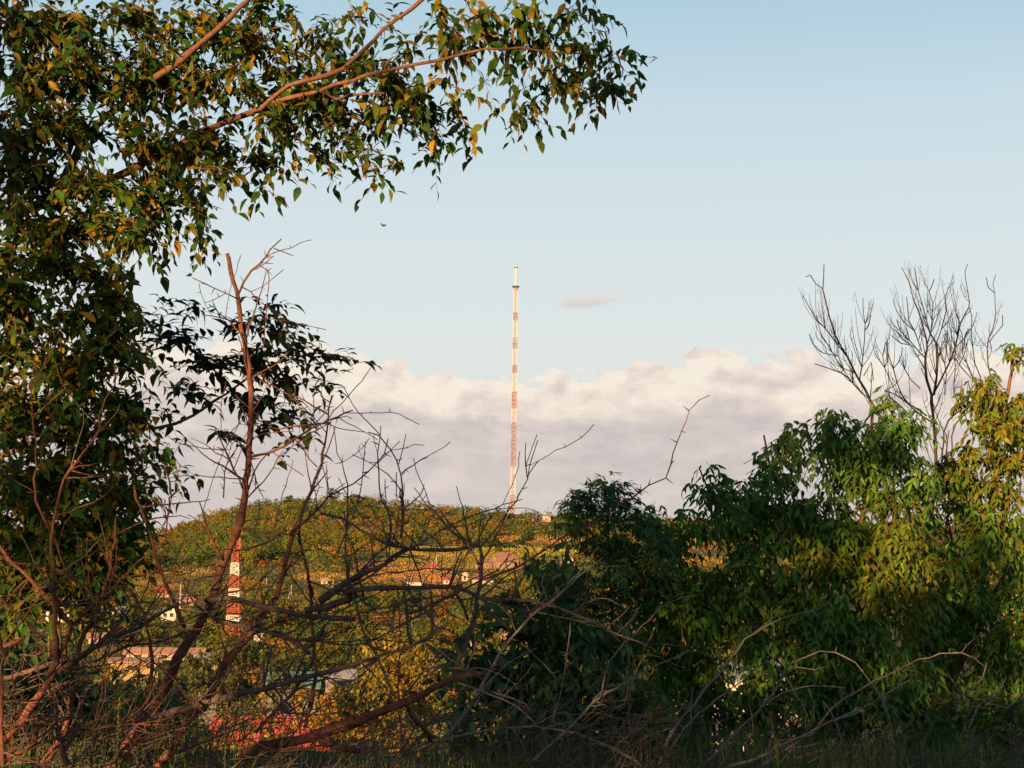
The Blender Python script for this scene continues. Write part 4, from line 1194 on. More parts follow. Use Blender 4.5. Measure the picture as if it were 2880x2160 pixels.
def meadow_grass():
    """dry grass standing on the open meadows and between the trees of the slope"""
    N = 190000
    u = RNG.uniform(100, 1740, N)
    yy = np.geomspace(112, 1395, 300)
    vv = 1200 - ground_z(yy * 0, yy) / yy * 3404
    vv = np.minimum.accumulate(vv)
    Y = np.interp(-RNG.uniform(vv[-1], vv[0], N), -vv + np.arange(300) * 1e-6, yy)
    P = np.stack([(u - 1106) / 3404 * Y, Y, np.zeros(N)], 1)
    P[:, 2] = ground_z(P[:, 0], P[:, 1])
    fm, col = field_mask(P)
    keep = RNG.random(N) < np.where(fm > 0.25, 0.97, 0.5)
    P, col = P[keep], col[keep]
    n = len(P)
    q = np.clip(P[:, 1] / 900, 0.16, 1.2)[:, None]
    h = RNG.uniform(0.3, 0.8, n)[:, None] * q
    w = RNG.uniform(0.4, 1.1, n)[:, None] * q
    a = RNG.normal(0, 0.6, n)
    t = np.stack([np.cos(a), np.sin(a), 0 * a], 1) * w
    lean = RNG.normal(size=(n, 3)) * np.array([0.15, 0.15, 0])
    up = np.array([0, 0, 1.0])
    V = np.stack([P - t * 0.5, P + t * 0.5, P + t * 0.12 + (up + lean) * h, P - t * 0.3 + (up + lean) * h * 0.8], 1)
    g = lowfreq(P)[:, None]
    col = np.where(fm[keep][:, None] > 0.25, col, col * np.array([1.3, 1.15, 1.05]))
    col = col * np.clip(1 + 0.12 * g + 0.15 * RNG.normal(size=(n, 1)), 0.5, 1.6)
    mb = MB()
    mb.add(V.reshape(-1, 3), np.array([[0, 1, 2, 3]]) + np.arange(n)[:, None] * 4, np.repeat(col, 4, 0))
    o = mb.build('meadow_grass', M_FAR, tint=True)
    tag(o, 'dry golden grass standing on the open meadows of the far slope', 'grass', kind='stuff')


meadow_grass()


def valley_wood():
    mb = MB()
    N = 1900
    for _ in range(N):
        Y = RNG.uniform(150, 540)
        u = RNG.uniform(120, 1700)
        p = np.array([(u - 1106) / 3404 * Y, Y, 0.0])
        p[2] = ground_z(p[0], p[1])
        fm, _c = field_mask(p[None])
        if fm[0] > 0.3: continue
        pu, pv = proj(p[None])
        if near_house(pu[0], Y): continue
        if Y > 330 and RNG.random() < 0.4: continue
        q4 = proj(p[None] + np.array([0, 0, 3.0]))
        if field_hit(q4[0], q4[1])[0] > 0.3 and RNG.random() < 0.85: continue
        h = np.clip(RNG.normal(4.6, 1.4), 1.8, 8)
        h *= np.clip(Y / 400, 0.42, 1)
        k = RNG.choice(6, p=[.3, .26, .2, .1, .1, .04])
        clump_tree(mb, p, h * RNG.uniform(0.9, 1.3), h, 190 if Y < 300 else 120, PAL_HILL[k] * RNG.uniform(0.7, 1.3), 0.26 if Y < 300 else 0.4)
    o = mb.build('valley_wood', M_FAR, tint=True)
    tag(o, 'mass of bushy green garden trees between the houses of the valley', 'wood', kind='stuff')


def lone_tree(label, u, v, w_px, h_px, col, name='tree', cat='tree', Y=None, n=700, conifer=False):
    """(u, v) = foot of the tree in the sketch"""
    if Y is None:
        p = place(u, v)
    else:
        p = atd(u, v, Y); p[2] = float(ground_z(p[0], p[1]))
    k = p[1] / 3404
    w, h = w_px * k, h_px * k
    root = thing(name, label, cat, loc=tuple(p))
    mb = MB()
    tube(mb, np.array([p + [0, 0, -0.3], p + [0.03 * w, 0, 0.3 * h], p + [0.0, 0, 0.75 * h]]), [0.035 * h, 0.025 * h, 0.008 * h], 6)
    mb.build('trunk', M_TWIG, root, smooth=True)
    mb = MB()
    if conifer:
        for j, (z, ww) in enumerate([(0.45, 0.5), (0.6, 0.95), (0.75, 0.85), (0.9, 0.5)]):
            clump_tree(mb, p + np.array([RNG.normal() * 0.06 * w, 0, (z - 0.15) * h]), w * ww, 0.3 * h, n // 4, col, 0.05 * w)
    else:
        clump_tree(mb, p + np.array([0, 0, 0.08 * h]), w, h * 0.95, n, col, 0.055 * w)
    mb.build('crown', M_FAR, root, tint=True)


GRN, OLV, DRK, RUS = (0.05, 0.072, 0.018), (0.085, 0.088, 0.02), (0.026, 0.046, 0.02), (0.13, 0.075, 0.028)
PINE = (0.02, 0.036, 0.018)
for args in [
    ('dark flat-topped pine on the ridge, widest and tallest of the ridge trees', 717, 1094, 40, 34, PINE),
    ('dark pine on the ridge just right of the snapped dead trunk', 622, 1094, 30, 26, PINE),
    ('dark leaning pine on the ridge between two thorny canes', 665, 1092, 26, 18, PINE),
    ('small round dark tree on the ridge crest beside the snapped dead trunk', 578, 1098, 22, 22, PINE),
    ('dark pine clump on the ridge crest above the long bare cane', 770, 1090, 36, 22, PINE),
]:
    lone_tree(*args, name='pine_tree', cat='pine', Y=1385, conifer=True, n=360)
for args in [
    ('single pale round tree standing up from the left end of the ridge', 441, 1128, 26, 26, OLV, 1395),
    ('dark round tree on the ridge left of the tall mast foot', 1010, 1114, 40, 18, DRK, 1390),
    ('low bushy tree on the ridge right of the tall mast foot', 1135, 1124, 34, 16, DRK, 1390),
]:
    lone_tree(*args[:6], name='ridge_tree', Y=args[6], n=260)
for args in [
    ('big dark round bush alone on the golden hillside meadow, right of the hillside house', 1128, 1182, 40, 26, DRK),
    ('second dark bush on the hillside meadow, lower and wider, left of the round one', 1075, 1184, 60, 16, DRK),
    ('dense green tree in the middle of the valley under the long level branch', 905, 1335, 70, 62, GRN),
    ('olive green tree in the valley left of the dense green one', 850, 1340, 50, 66, OLV),
    ('tall dark green tree in the valley right of the red striped tower', 790, 1345, 44, 74, DRK),
    ('russet brown tree at the edge of the lower meadow', 965, 1350, 40, 70, RUS),
    ('wide green tree behind the elbow-bent branch', 1020, 1345, 70, 50, GRN),
    ('green bush on the lower meadow in front of the yellow tree', 940, 1395, 60, 34, OLV),
    ('olive tree just right of the foot of the lattice tower', 590, 1375, 46, 50, OLV),
    ('green tree just left of the lattice tower', 455, 1370, 50, 66, GRN),
    ('dark green tree below the lattice tower and left of the second trunk', 520, 1440, 70, 56, DRK),
    ('green round tree above the roof of the long low house', 300, 1360, 50, 40, GRN),
    ('yellowish tree at the far left of the village near the hip-roofed house', 190, 1340, 50, 40, OLV),
    ('olive bush left of the hip-roofed house', 75, 1330, 60, 44, OLV),
    ('green tree in front of the pole with the white box', 400, 1385, 50, 44, GRN),
    ('tall green tree between the teal roof and the second trunk', 575, 1465, 46, 44, GRN),
    ('olive tree rising behind the teal roof', 665, 1440, 60, 56, OLV),
    ('green tree to the right of the teal roof', 735, 1460, 60, 60, GRN),
    ('reddish bush beside the lower meadow', 760, 1370, 44, 34, RUS),
    ('dark tree at the left below the long low house', 330, 1480, 90, 50, DRK),
]:
    lone_tree(*args, name='valley_tree')

# ---------- houses
WALL = {k: plain_material(k, c, 0.12, 2.0, 0.85) for k, c in dict(
    cream_plaster=(0.27, 0.26, 0.22), white_plaster=(0.34, 0.35, 0.36), tan_brick=(0.17, 0.12, 0.085), red_brick=(0.16, 0.07, 0.05), ochre_boards=(0.27, 0.20, 0.10), grey_block=(0.13, 0.13, 0.13)).items()}


def roof_material(name, col, per=0.35):
    m, nt, out = nodes_of(name)
    geo = nt.nodes.new('ShaderNodeNewGeometry')
    n = noise(nt, 0.9, 6, 0.7, geo.outputs['Position'])
    r = ramp(nt, [(0.3, tuple(x * 0.75 for x in col)), (0.7, tuple(x * 1.25 for x in col))])
    nt.links.new(n.outputs['Fac'], r.inputs['Fac'])
    w = nt.nodes.new('ShaderNodeTexWave'); w.inputs['Scale'].default_value = 0.9 / per; w.inputs['Distortion'].default_value = 0.6
    w.bands_direction = 'X'
    nt.links.new(geo.outputs['Position'], w.inputs['Vector'])
    p = nt.nodes.new('ShaderNodeBsdfPrincipled')
    nt.links.new(r.outputs['Color'], p.inputs['Base Color'])
    p.inputs['Roughness'].default_value = 0.7
    b = nt.nodes.new('ShaderNodeBump'); b.inputs['Strength'].default_value = 0.5; b.inputs['Distance'].default_value = 0.06
    nt.links.new(w.outputs['Fac'], b.inputs['Height'])
    nt.links.new(b.outputs[0], p.inputs['Normal'])
    nt.links.new(p.outputs[0], out.inputs[0])
    return m


ROOF = {k: roof_material(k, c) for k, c in dict(
    brown_tiles=(0.22, 0.12, 0.09), maroon_sheet=(0.2, 0.07, 0.085), red_sheet=(0.33, 0.045, 0.035), tan_tiles=(0.28, 0.17, 0.12), teal_sheet=(0.07, 0.16, 0.17), grey_sheet=(0.16, 0.175, 0.2), slate_sheet=(0.2, 0.17, 0.15)).items()}
M_GLASS = plain_material('window_glass', (0.03, 0.035, 0.045), 0.2, 2, 0.15, 0.5)
M_WHITE = plain_material('white_paint', (0.38, 0.39, 0.39), 0.1, 3, 0.6)
M_RED = plain_material('red_paint', (0.22, 0.065, 0.045), 0.25, 1.0, 0.7)
M_DARKM = plain_material('dark_metal', (0.05, 0.05, 0.055), 0.2, 2, 0.6)
M_CONC = plain_material('concrete', (0.26, 0.25, 0.22), 0.15, 2, 0.85)


def house(label, u, v, wpx, hpx, wall, roof, roofpx, kind='gable', rot=0.0, depth=0.8, Y=None, wins=2, chimney=True, name='house', cat='house', over=0.35):
    """(u, v) foot of the front wall centre; wpx wide; wall hpx tall; roof roofpx tall, all in sketch units"""
    if Y is None:
        p = place(u, v)
        base = p[2]
    else:
        p = atd(u, v, Y)
        base = min(p[2], float(ground_z(p[0], p[1])))
    k = p[1] / 3404
    w, d, rh = wpx * k, wpx * k * depth, roofpx * k
    top = p[2] + hpx * k
    KEEPOUT.append((u, p[1], wpx * 0.55))
    root = thing(name, label, cat, loc=(p[0], p[1], base))
    root.rotation_euler.z = 0
    ca, sa = math.cos(rot), math.sin(rot)
    R = np.array([[ca, -sa, 0], [sa, ca, 0], [0, 0, 1]])
    cx = np.array([p[0], p[1] + d / 2, 0])

    def X(q):
        return (np.asarray(q, dtype=float) @ R.T) + cx
    hgt = top - base + 0.6
    mb = MB()
    box(mb, X([0, 0, base - 0.6 + hgt / 2]), (w, d, hgt), rot)
    if kind == 'gable_front':
        mb.add(X([[-w / 2, -d / 2 + .003, top], [w / 2, -d / 2 + .003, top], [0, -d / 2 + .003, top + rh * 0.96], [-w / 2, d / 2 - .003, top], [w / 2, d / 2 - .003, top], [0, d / 2 - .003, top + rh * 0.96]]), [np.array([[0, 1, 2], [3, 5, 4]])])
    mb.build('wall', WALL[wall], root)
    mb = MB()
    o_ = over * max(1.0, w / 9)
    e = top - 0.1
    th = 0.12
    if kind == 'hip':
        rl = max(0.0, (w - d) / 2) + 0.1 * w
        b = [[-w / 2 - o_, -d / 2 - o_, e], [w / 2 + o_, -d / 2 - o_, e], [w / 2 + o_, d / 2 + o_, e], [-w / 2 - o_, d / 2 + o_, e], [-rl, 0, top + rh], [rl, 0, top + rh]]
        b2 = [[q[0], q[1], q[2] + th] if i < 4 else [q[0], q[1], q[2] + th] for i, q in enumerate(b)]
        mb.add(X(b2), [np.array([[0, 1, 5, 4], [2, 3, 4, 5]]), np.array([[1, 2, 5], [3, 0, 4]])])
        v4 = X(b2[:4]); lo = X(b[:4])
        mb.add(np.vstack([lo, v4]), [np.array([[0, 1, 5, 4], [1, 2, 6, 5], [2, 3, 7, 6], [3, 0, 4, 7], [0, 3, 2, 1]])])
    else:
        if kind == 'gable':
            prof = [(-d / 2 - o_, e), (0, top + rh), (d / 2 + o_, e)]
            ends = (-w / 2 - o_, w / 2 + o_)
            f = lambda s, t, z: [s, t, z]
        elif kind == 'gable_front':
            prof = [(-w / 2 - o_, e), (0, top + rh), (w / 2 + o_, e)]
            ends = (-d / 2 - o_, d / 2 + o_)
            f = lambda s, t, z: [t, s, z]
        else:  # shed: slopes towards the viewer
            prof = [(-d / 2 - o_, e), (0, e + rh / 2), (d / 2 + o_, e + rh)]
            ends = (-w / 2 - o_, w / 2 + o_)
            f = lambda s, t, z: [s, t, z]
        V = []
        for s in ends:
            for t, z in prof: V.append(f(s, t, z))
            for t, z in prof: V.append(f(s, t, z + th))
        mb.add(X(V), [np.array([[3, 4, 10, 9], [4, 5, 11, 10], [0, 6, 7, 1], [1, 7, 8, 2], [0, 3, 9, 6], [2, 8, 11, 5], [0, 1, 4, 3], [1, 2, 5, 4], [6, 9, 10, 7], [7, 10, 11, 8]])])
    roof_o = mb.build('roof', ROOF[roof], root)
    if chimney:
        mb = MB()
        box(mb, X([w * 0.2, d * 0.12, top + rh * 0.85]), (0.6, 0.6, 1.5 + rh * 0.3), rot)
        mb.build('chimney', WALL['red_brick'], roof_o)
    H_ = top - p[2]
    for i in range(wins):
        cxw = (-0.5 + (i + 0.5) / wins) * w * 0.86
        ww, wh = min(1.3, 0.34 * w / max(1, wins) + 0.4), max(0.7, min(1.6, H_ * 0.45))
        mb = MB()
        box(mb, X([cxw, -d / 2 - 0.02, top - H_ * 0.42 - 0.05]), (ww, 0.06, wh), rot)
        fo = mb.build('window', M_WHITE, root)
        mb = MB()
        box(mb, X([cxw, -d / 2 - 0.04, top - H_ * 0.42 - 0.05]), (ww * 0.8, 0.05, wh * 0.82), rot)
        mb.build('pane', M_GLASS, fo)
    return root, p, X, (w, d, top, rh)


house('brown hip-roofed house with dark windows standing at the foot of the golden meadow', 1092, 1231, 62, 16, 'tan_brick', 'brown_tiles', 20, 'hip', 0.25, wins=3)
house('small red brick outbuilding left of the brown hip-roofed house', 1050, 1229, 24, 12, 'red_brick', 'slate_sheet', 4, 'shed', 0.15, wins=1, chimney=False)
house('low house with maroon roof partly hidden by the elbow-bent branch', 1042, 1262, 44, 9, 'cream_plaster', 'maroon_sheet', 13, 'hip', 0.1, wins=2, chimney=False)
house('long low white shed at the edge of the orange field', 893, 1267, 36, 9, 'white_plaster', 'slate_sheet', 3, 'shed', 0.1, wins=0, chimney=False, name='shed', cat='shed')
house('tiny cream hut right of the long low white shed', 1004, 1256, 13, 15, 'cream_plaster', 'tan_tiles', 6, 'gable_front', 0.0, wins=1, chimney=False)
house('white gabled house half hidden by the broad leaves left of the elder', 1226, 1226, 26, 14, 'white_plaster', 'tan_tiles', 13, 'gable_front', 0.3, wins=2, chimney=False)
house('small pale house with dark openings left of the white gabled house', 1200, 1228, 16, 12, 'cream_plaster', 'grey_sheet', 4, 'gable', 0.2, wins=2, chimney=False)
house('small red-roofed house high on the left slope above the leaning pole', 342, 1290, 38, 8, 'cream_plaster', 'red_sheet', 11, 'gable', 0.3, wins=1, chimney=False)
house('tan-roofed house behind the leaning pole at the left', 392, 1308, 52, 10, 'tan_brick', 'tan_tiles', 13, 'hip', 0.2, wins=2, chimney=False)
house('hip-roofed house with tan roof and white end wall at the far left of the village', 132, 1345, 60, 22, 'white_plaster', 'tan_tiles', 24, 'hip', -0.35, wins=2)
house('flat pale house left of the hip-roofed house with the white end wall', 28, 1380, 46, 14, 'cream_plaster', 'tan_tiles', 6, 'gable', 0.0, wins=2, chimney=False)
house('tiny pink-roofed hut right of the hip-roofed house with the white end wall', 250, 1330, 30, 10, 'cream_plaster', 'grey_sheet', 9, 'gable', 0.1, wins=1, chimney=False)
house('white building with a black window beside the pole with the white box', 361, 1342, 32, 22, 'white_plaster', 'grey_sheet', 5, 'shed', 0.15, wins=2, chimney=False)
house('long low house with a terracotta roof stretching behind the leaning dead trunk', 352, 1426, 160, 13, 'cream_plaster', 'tan_tiles', 11, 'gable', 0.12, depth=0.22, wins=5, chimney=False)
house('ochre boarded barn wall glowing in the sun below the terracotta roof', 286, 1474, 96, 44, 'ochre_boards', 'tan_tiles', 5, 'gable', 0.35, depth=0.3, Y=120, wins=0, chimney=False, name='barn', cat='barn')
house('small tan-roofed house on the left slope above the flat pale house', 84, 1330, 24, 9, 'cream_plaster', 'tan_tiles', 8, 'gable', 0.2, wins=2, chimney=False)
house('small grey-roofed house directly above the hip-roofed house with the white end wall', 150, 1300, 22, 8, 'white_plaster', 'grey_sheet', 7, 'gable', -0.1, wins=2, chimney=False)
house('small pale house between the pink-roofed hut and the white building', 300, 1352, 24, 9, 'cream_plaster', 'tan_tiles', 8, 'hip', 0.2, wins=2, chimney=False)
house('low grey-roofed shed right of the white building with the black window', 420, 1366, 30, 8, 'cream_plaster', 'grey_sheet', 7, 'gable', 0.1, wins=1, chimney=False, name='shed', cat='shed')
house('small tan-roofed house left of the white building, lowest of the left slope houses', 205, 1392, 34, 12, 'cream_plaster', 'tan_tiles', 10, 'gable', 0.25, wins=2, chimney=False)
house('tiny white hut at the lower edge of the orange field, left of the cream hut', 965, 1262, 14, 8, 'white_plaster', 'red_sheet', 5, 'gable', 0.1, wins=1, chimney=False)
house('tiny red-roofed hut on the golden meadow edge near the strutted poles', 932, 1233, 15, 7, 'tan_brick', 'red_sheet', 6, 'gable', 0.1, wins=1, chimney=False)
house('tiny pale hut on the slope between the single pale pole and the ridge', 700, 1262, 14, 7, 'cream_plaster', 'tan_tiles', 5, 'gable', 0.1, wins=1, chimney=False)
house('small white hut right of the lattice tower foot', 557, 1386, 18, 17, 'white_plaster', 'slate_sheet', 4, 'shed', 0.3, wins=0, chimney=False)
house('grey-roofed house below the long terracotta roof', 446, 1442, 34, 14, 'grey_block', 'grey_sheet', 13, 'gable', 0.5, wins=1, chimney=False, Y=125)
house('teal sheet roof of a house among trees right of the second dead trunk', 625, 1500, 96, 14, 'grey_block', 'teal_sheet', 28, 'gable', 0.25, depth=0.7, Y=112, wins=0, chimney=False)
house('grey-roofed house right of the teal roof, behind the crossing branches', 735, 1474, 60, 10, 'grey_block', 'grey_sheet', 14, 'gable', -0.1, depth=0.6, Y=150, wins=0, chimney=False)
house('bright red sheet-roofed house close below, seen through orange leaves', 565, 1720, 200, 92, 'red_brick', 'red_sheet', 64, 'gable', 0.35, depth=0.6, Y=62, wins=3, chimney=False)
house('red-roofed house at the bottom right of the close red sheet-roofed one', 770, 1730, 160, 62, 'tan_brick', 'red_sheet', 44, 'gable', -0.2, depth=0.6, Y=70, wins=2, chimney=False)
house('small cream house with two dark windows right of the lower meadow', 1056, 1380, 24, 13, 'cream_plaster', 'tan_tiles', 5, 'gable', 0.2, wins=2, chimney=False)
house('small cream house right of the one with two dark windows, beside the broad-leaved bush', 1092, 1382, 22, 13, 'cream_plaster', 'slate_sheet', 4, 'gable', -0.1, wins=2, chimney=False)
house('small bright white hut at the right end of the lower meadow', 1012, 1397, 14, 8, 'white_plaster', 'tan_tiles', 6, 'gable_front', 0.2, wins=0, chimney=False, name='shed', cat='shed')
house('pale plastered house glimpsed through the dark bush at the lower right centre', 1600, 1560, 250, 90, 'white_plaster', 'grey_sheet', 30, 'gable', 0.1, depth=0.6, Y=75, wins=4, chimney=False)
house('sunlit brick house glimpsed low between the stems of the dark maple', 1560, 1660, 330, 70, 'tan_brick', 'tan_tiles', 20, 'gable', 0.2, depth=0.5, Y=55, wins=3, chimney=False)
house('pink plastered house glimpsed at the right edge behind the golden maple', 2190, 1296, 46, 12, 'tan_brick', 'tan_tiles', 10, 'gable', -0.2, Y=300, wins=2, chimney=False)
house('pale flat building on the skyline right of the tall mast', 1181, 1119, 18, 4, 'cream_plaster', 'tan_tiles', 1.5, 'gable', 0.0, Y=1380, wins=0, chimney=False, name='building', cat='building', depth=0.5)
hill_wood()
valley_wood()


# ---------- utility poles
def pole(label, u, v, hpx, wpx=4, strut=0, arm=True):
    p = place(u, v)
    k = p[1] / 3404
    root = thing('utility_pole', label, 'pole', loc=tuple(p))
    h = hpx * k
    w = max(0.16, wpx * k * 0.5)
    mb = MB()
    tube(mb, np.array([p + [0, 0, -0.4], p + [0, 0, h]]), [w * 0.6, w * 0.4], 6)
    mb.build('post', M_CONC, root)
    if strut:
        mb = MB()
        tube(mb, np.array([p + [strut * k, 0, -0.4], p + [0, 0.0, h * 0.92]]), [w * 0.5, w * 0.35], 6)
        mb.build('strut', M_CONC, root)
    if arm:
        mb = MB()
        box(mb, p + np.array([0, -w * 0.6, h * 0.95]), (6 * w, 0.15, 0.15))
        mb.build('crossarm', M_DARKM, root)
    return root, p, h, k


pole('single pale concrete pole on the slope just right of the lattice tower', 575, 1290, 40)
pole('braced concrete pole with a slanting strut, right of the single pale one', 629, 1300, 36, 3.4, -9)
pole('thin concrete pole on the slope among bushes, furthest up between the stems', 719, 1272, 22, 3)
pole('braced concrete pole with strut below the golden meadow, left of the elbow-bent branch', 943, 1222, 24, 3, -7)
pole('short concrete pole just left of the bent-down part of the dark branch', 1031, 1228, 20, 3)
pole('braced concrete pole right beside the brown hip-roofed house', 1068, 1230, 28, 3, 8)
pole('tall tan concrete pole at the left, right of the red-roofed slope house', 388, 1330, 66, 6)
r, p, h, k = pole('white concrete pole carrying a white box in front of the white building', 375, 1360, 52, 5)
mb = MB(); box(mb, p + np.array([0, -0.4, h * 0.82]), (7 * k, 0.7, 14 * k)); mb.build('box', M_WHITE, r)
pole('thin pole in front of the orange field below the ridge pines', 800, 1262, 22, 3)


# ---------- red and white lattice tower
def lattice_tower():
    p = place(503, 1386)
    k = p[1] / 3404
    root = thing('lattice_tower', 'red and white striped steel lattice tower standing in the valley', 'tower', loc=tuple(p))
    vs = [(1386, 36), (1352, 30.5), (1331, 28), (1303, 25), (1274, 22), (1246, 19.5), (1219, 16.5), (1190, 12), (1163, 8.5)]
    cols = ['white', 'red_big', 'white', 'red', 'white', 'red', 'red', 'red']
    cols = ['red', 'white', 'red', 'white', 'red', 'white', 'red', 'red']
    for i, c in enumerate(cols):
        (va, wa), (vb, wb) = vs[i], vs[i + 1]
        z0, z1 = p[2] + (1386 - va) * k, p[2] + (1386 - vb) * k
        h0, h1 = wa * k * 0.44, wb * k * 0.44
        mb = MB()
        cn = [(-1, -1), (1, -1), (1, 1), (-1, 1)]
        zs = np.linspace(z0, z1, 3)
        hs = np.linspace(h0, h1, 3)
        ra = 0.3
        for j in range(2):
            A = [np.array([p[0] + sx * hs[j], p[1] + sy * hs[j], zs[j]]) for sx, sy in cn]
            Bq = [np.array([p[0] + sx * hs[j + 1], p[1] + sy * hs[j + 1], zs[j + 1]]) for sx, sy in cn]
            for a in range(4):
                b = (a + 1) % 4
                bar(mb, A[a], Bq[a], ra)
                bar(mb, A[a], Bq[b], 0.16)
                bar(mb, A[b], Bq[a], 0.16)
                bar(mb, Bq[a], Bq[b], 0.16)
        if i >= 5:   # upper stage carries cable trays and a ladder
            for sx in (-0.3, 0.0, 0.3):
                box(mb, [p[0] + sx * h0, p[1] - h1 * 0.5, (z0 + z1) / 2], (0.28, 0.12, z1 - z0 - 0.02))
        else:
            box(mb, [p[0], p[1], (z0 + z1) / 2], (0.34, 0.2, z1 - z0 - 0.02))
        mb.build('white_stage' if c == 'white' else 'red_stage', M_WHITE if c == 'white' else M_RED, root)
    zt = p[2] + (1386 - 1163) * k
    for s in (-1, 1):
        mb = MB()
        box(mb, [p[0] + s * 0.7, p[1] - 0.3, zt - 1.2], (0.28, 0.18, 2.0))
        mb.build('antenna', M_RED, root)
    mb = MB(); bar(mb, [p[0], p[1], zt - 0.1], [p[0], p[1], zt + 1.2], 0.1)
    mb.build('lightning_rod', M_DARKM, root)


lattice_tower()


# ---------- the tall mast
def tall_mast():
    Y = 1400.0
    p = atd(1107, 1117, Y)
    p[2] = float(ground_z(p[0], p[1]))
    root = thing('radio_mast', 'very tall slender red and white lattice mast rising from the ridge', 'mast', loc=tuple(p))
    k = Y / F      # metres per photo pixel
    top = atd(1115, 573, Y)

    def ax(v):     # axis point at photo row v
        return np.array([p[0], p[1], atd(1107, v / DS, Y)[2]])
    S = [(1462, 1393, 'red', 11.5), (1393, 1313, 'white', 11.5), (1313, 1250, 'red', 11.5), (1250, 1190, 'red', 11.5), (1190, 1149, 'white', 11.5), (1149, 1103, 'red', 11), (1103, 1050, 'white', 10.5),
         (1050, 1028, 'red', 10.5), (1028, 982, 'white', 10.5), (982, 966, 'red', 10.5), (966, 949, 'grey', 10.5), (949, 902, 'white', 10.5), (902, 880, 'red', 10.5), (880, 850, 'white', 10), (850, 818, 'white', 9.5)]
    mats = {'red': M_MASTRED, 'white': M_MASTWHITE, 'grey': M_CONC}
    for v0, v1, c, w in S:
        a, b = ax(v0), ax(v1)
        hw = w * k / 2
        mb = MB()
        n = max(1, int(round((b[2] - a[2]) / (2 * hw * 1.1))))
        zs = np.linspace(a[2] if v0 < 1460 else p[2] - 1, b[2], n + 1)
        cn = [(-1, -1), (1, -1), (1, 1), (-1, 1)]
        for sx, sy in cn:
            bar(mb, [p[0] + sx * hw, p[1] + sy * hw, zs[0]], [p[0] + sx * hw, p[1] + sy * hw, zs[-1]], 0.9)
        for j in range(n):
            for q in range(4):
                A = cn[q]; B_ = cn[(q + 1) % 4]
                if j % 2: A, B_ = B_, A
                bar(mb, [p[0] + A[0] * hw, p[1] + A[1] * hw, zs[j]], [p[0] + B_[0] * hw, p[1] + B_[1] * hw, zs[j + 1]], 0.5)
                bar(mb, [p[0] + A[0] * hw, p[1] + A[1] * hw, zs[j + 1]], [p[0] + B_[0] * hw, p[1] + B_[1] * hw, zs[j + 1]], 0.4)
        box(mb, [p[0] - hw * 0.3, p[1], (zs[0] + zs[-1]) / 2], (0.4, 0.4, zs[-1] - zs[0] - 0.05))
        mb.build(c + '_section', mats[c], root)
    # drum, platforms, spire
    mb = MB(); tube(mb, np.array([ax(818), ax(814), ax(809)]), [4.4 * k, 5.4 * k, 5.0 * k], 10); mb.build('drum', M_MASTRED, root)
    mb = MB(); a = ax(806); box(mb, a, (20 * k, 20 * k, 2.2 * k)); tube(mb, np.array([a, ax(800)]), 1.5 * k, 6)
    pl = mb.build('platform', M_DARKM, root)
    mb = MB(); tube(mb, np.array([ax(804.5), ax(753)]), [3.1 * k, 2.7 * k], 8); mb.build('spire', M_MASTWHITE, root)
    mb = MB(); a = ax(752); box(mb, a, (11 * k, 11 * k, 1.3 * k)); mb.build('platform', M_DARKM, root)
    for sx in (-4, 0, 4):
        mb = MB(); a = ax(751.4) + np.array([sx * k, 0, 0]); bar(mb, a, a + np.array([0, 0, (7 if sx == 0 else 3.5) * k]), 0.6); mb.build('aerial', M_MASTWHITE, root)
    mb = MB(); a = ax(949); box(mb, a, (13.5 * k, 13.5 * k, 1.6 * k)); mb.build('collar', M_MASTWHITE, root)
    for v, sx, r in ((890, -7, 3.2), (902, -6.5, 2.6), (1228, -7.5, 2.6), (1185, 7.5, 2.4), (1265, -7.5, 2), (1381, -8, 2), (1012, 6.5, 1.4)):
        mb = MB()
        a = ax(v) + np.array([sx * k, -1.0, 0])
        tube(mb, np.array([a, a + np.array([0, -0.8, 0])]), r * k / 2 * 1.3, 10)
        bar(mb, a + np.array([0, 0.3, 0]), ax(v), 0.4)
        mb.build('dish', M_MASTWHITE, root)


M_MASTRED = plain_material('mast_red', (0.25, 0.155, 0.11), 0.2, 0.2, 0.7)
M_MASTWHITE = plain_material('mast_white', (0.36, 0.40, 0.42), 0.12, 0.3, 0.7)
tall_mast()
# ------------------------------------------------------------------ sun direction, unseen trees behind the viewpoint, shaped to shade the foreground
AZ, EL = math.radians(25.0), math.radians(6.5)
SUND = np.array([math.sin(AZ) * math.cos(EL), math.cos(AZ) * math.cos(EL), -math.sin(EL)])


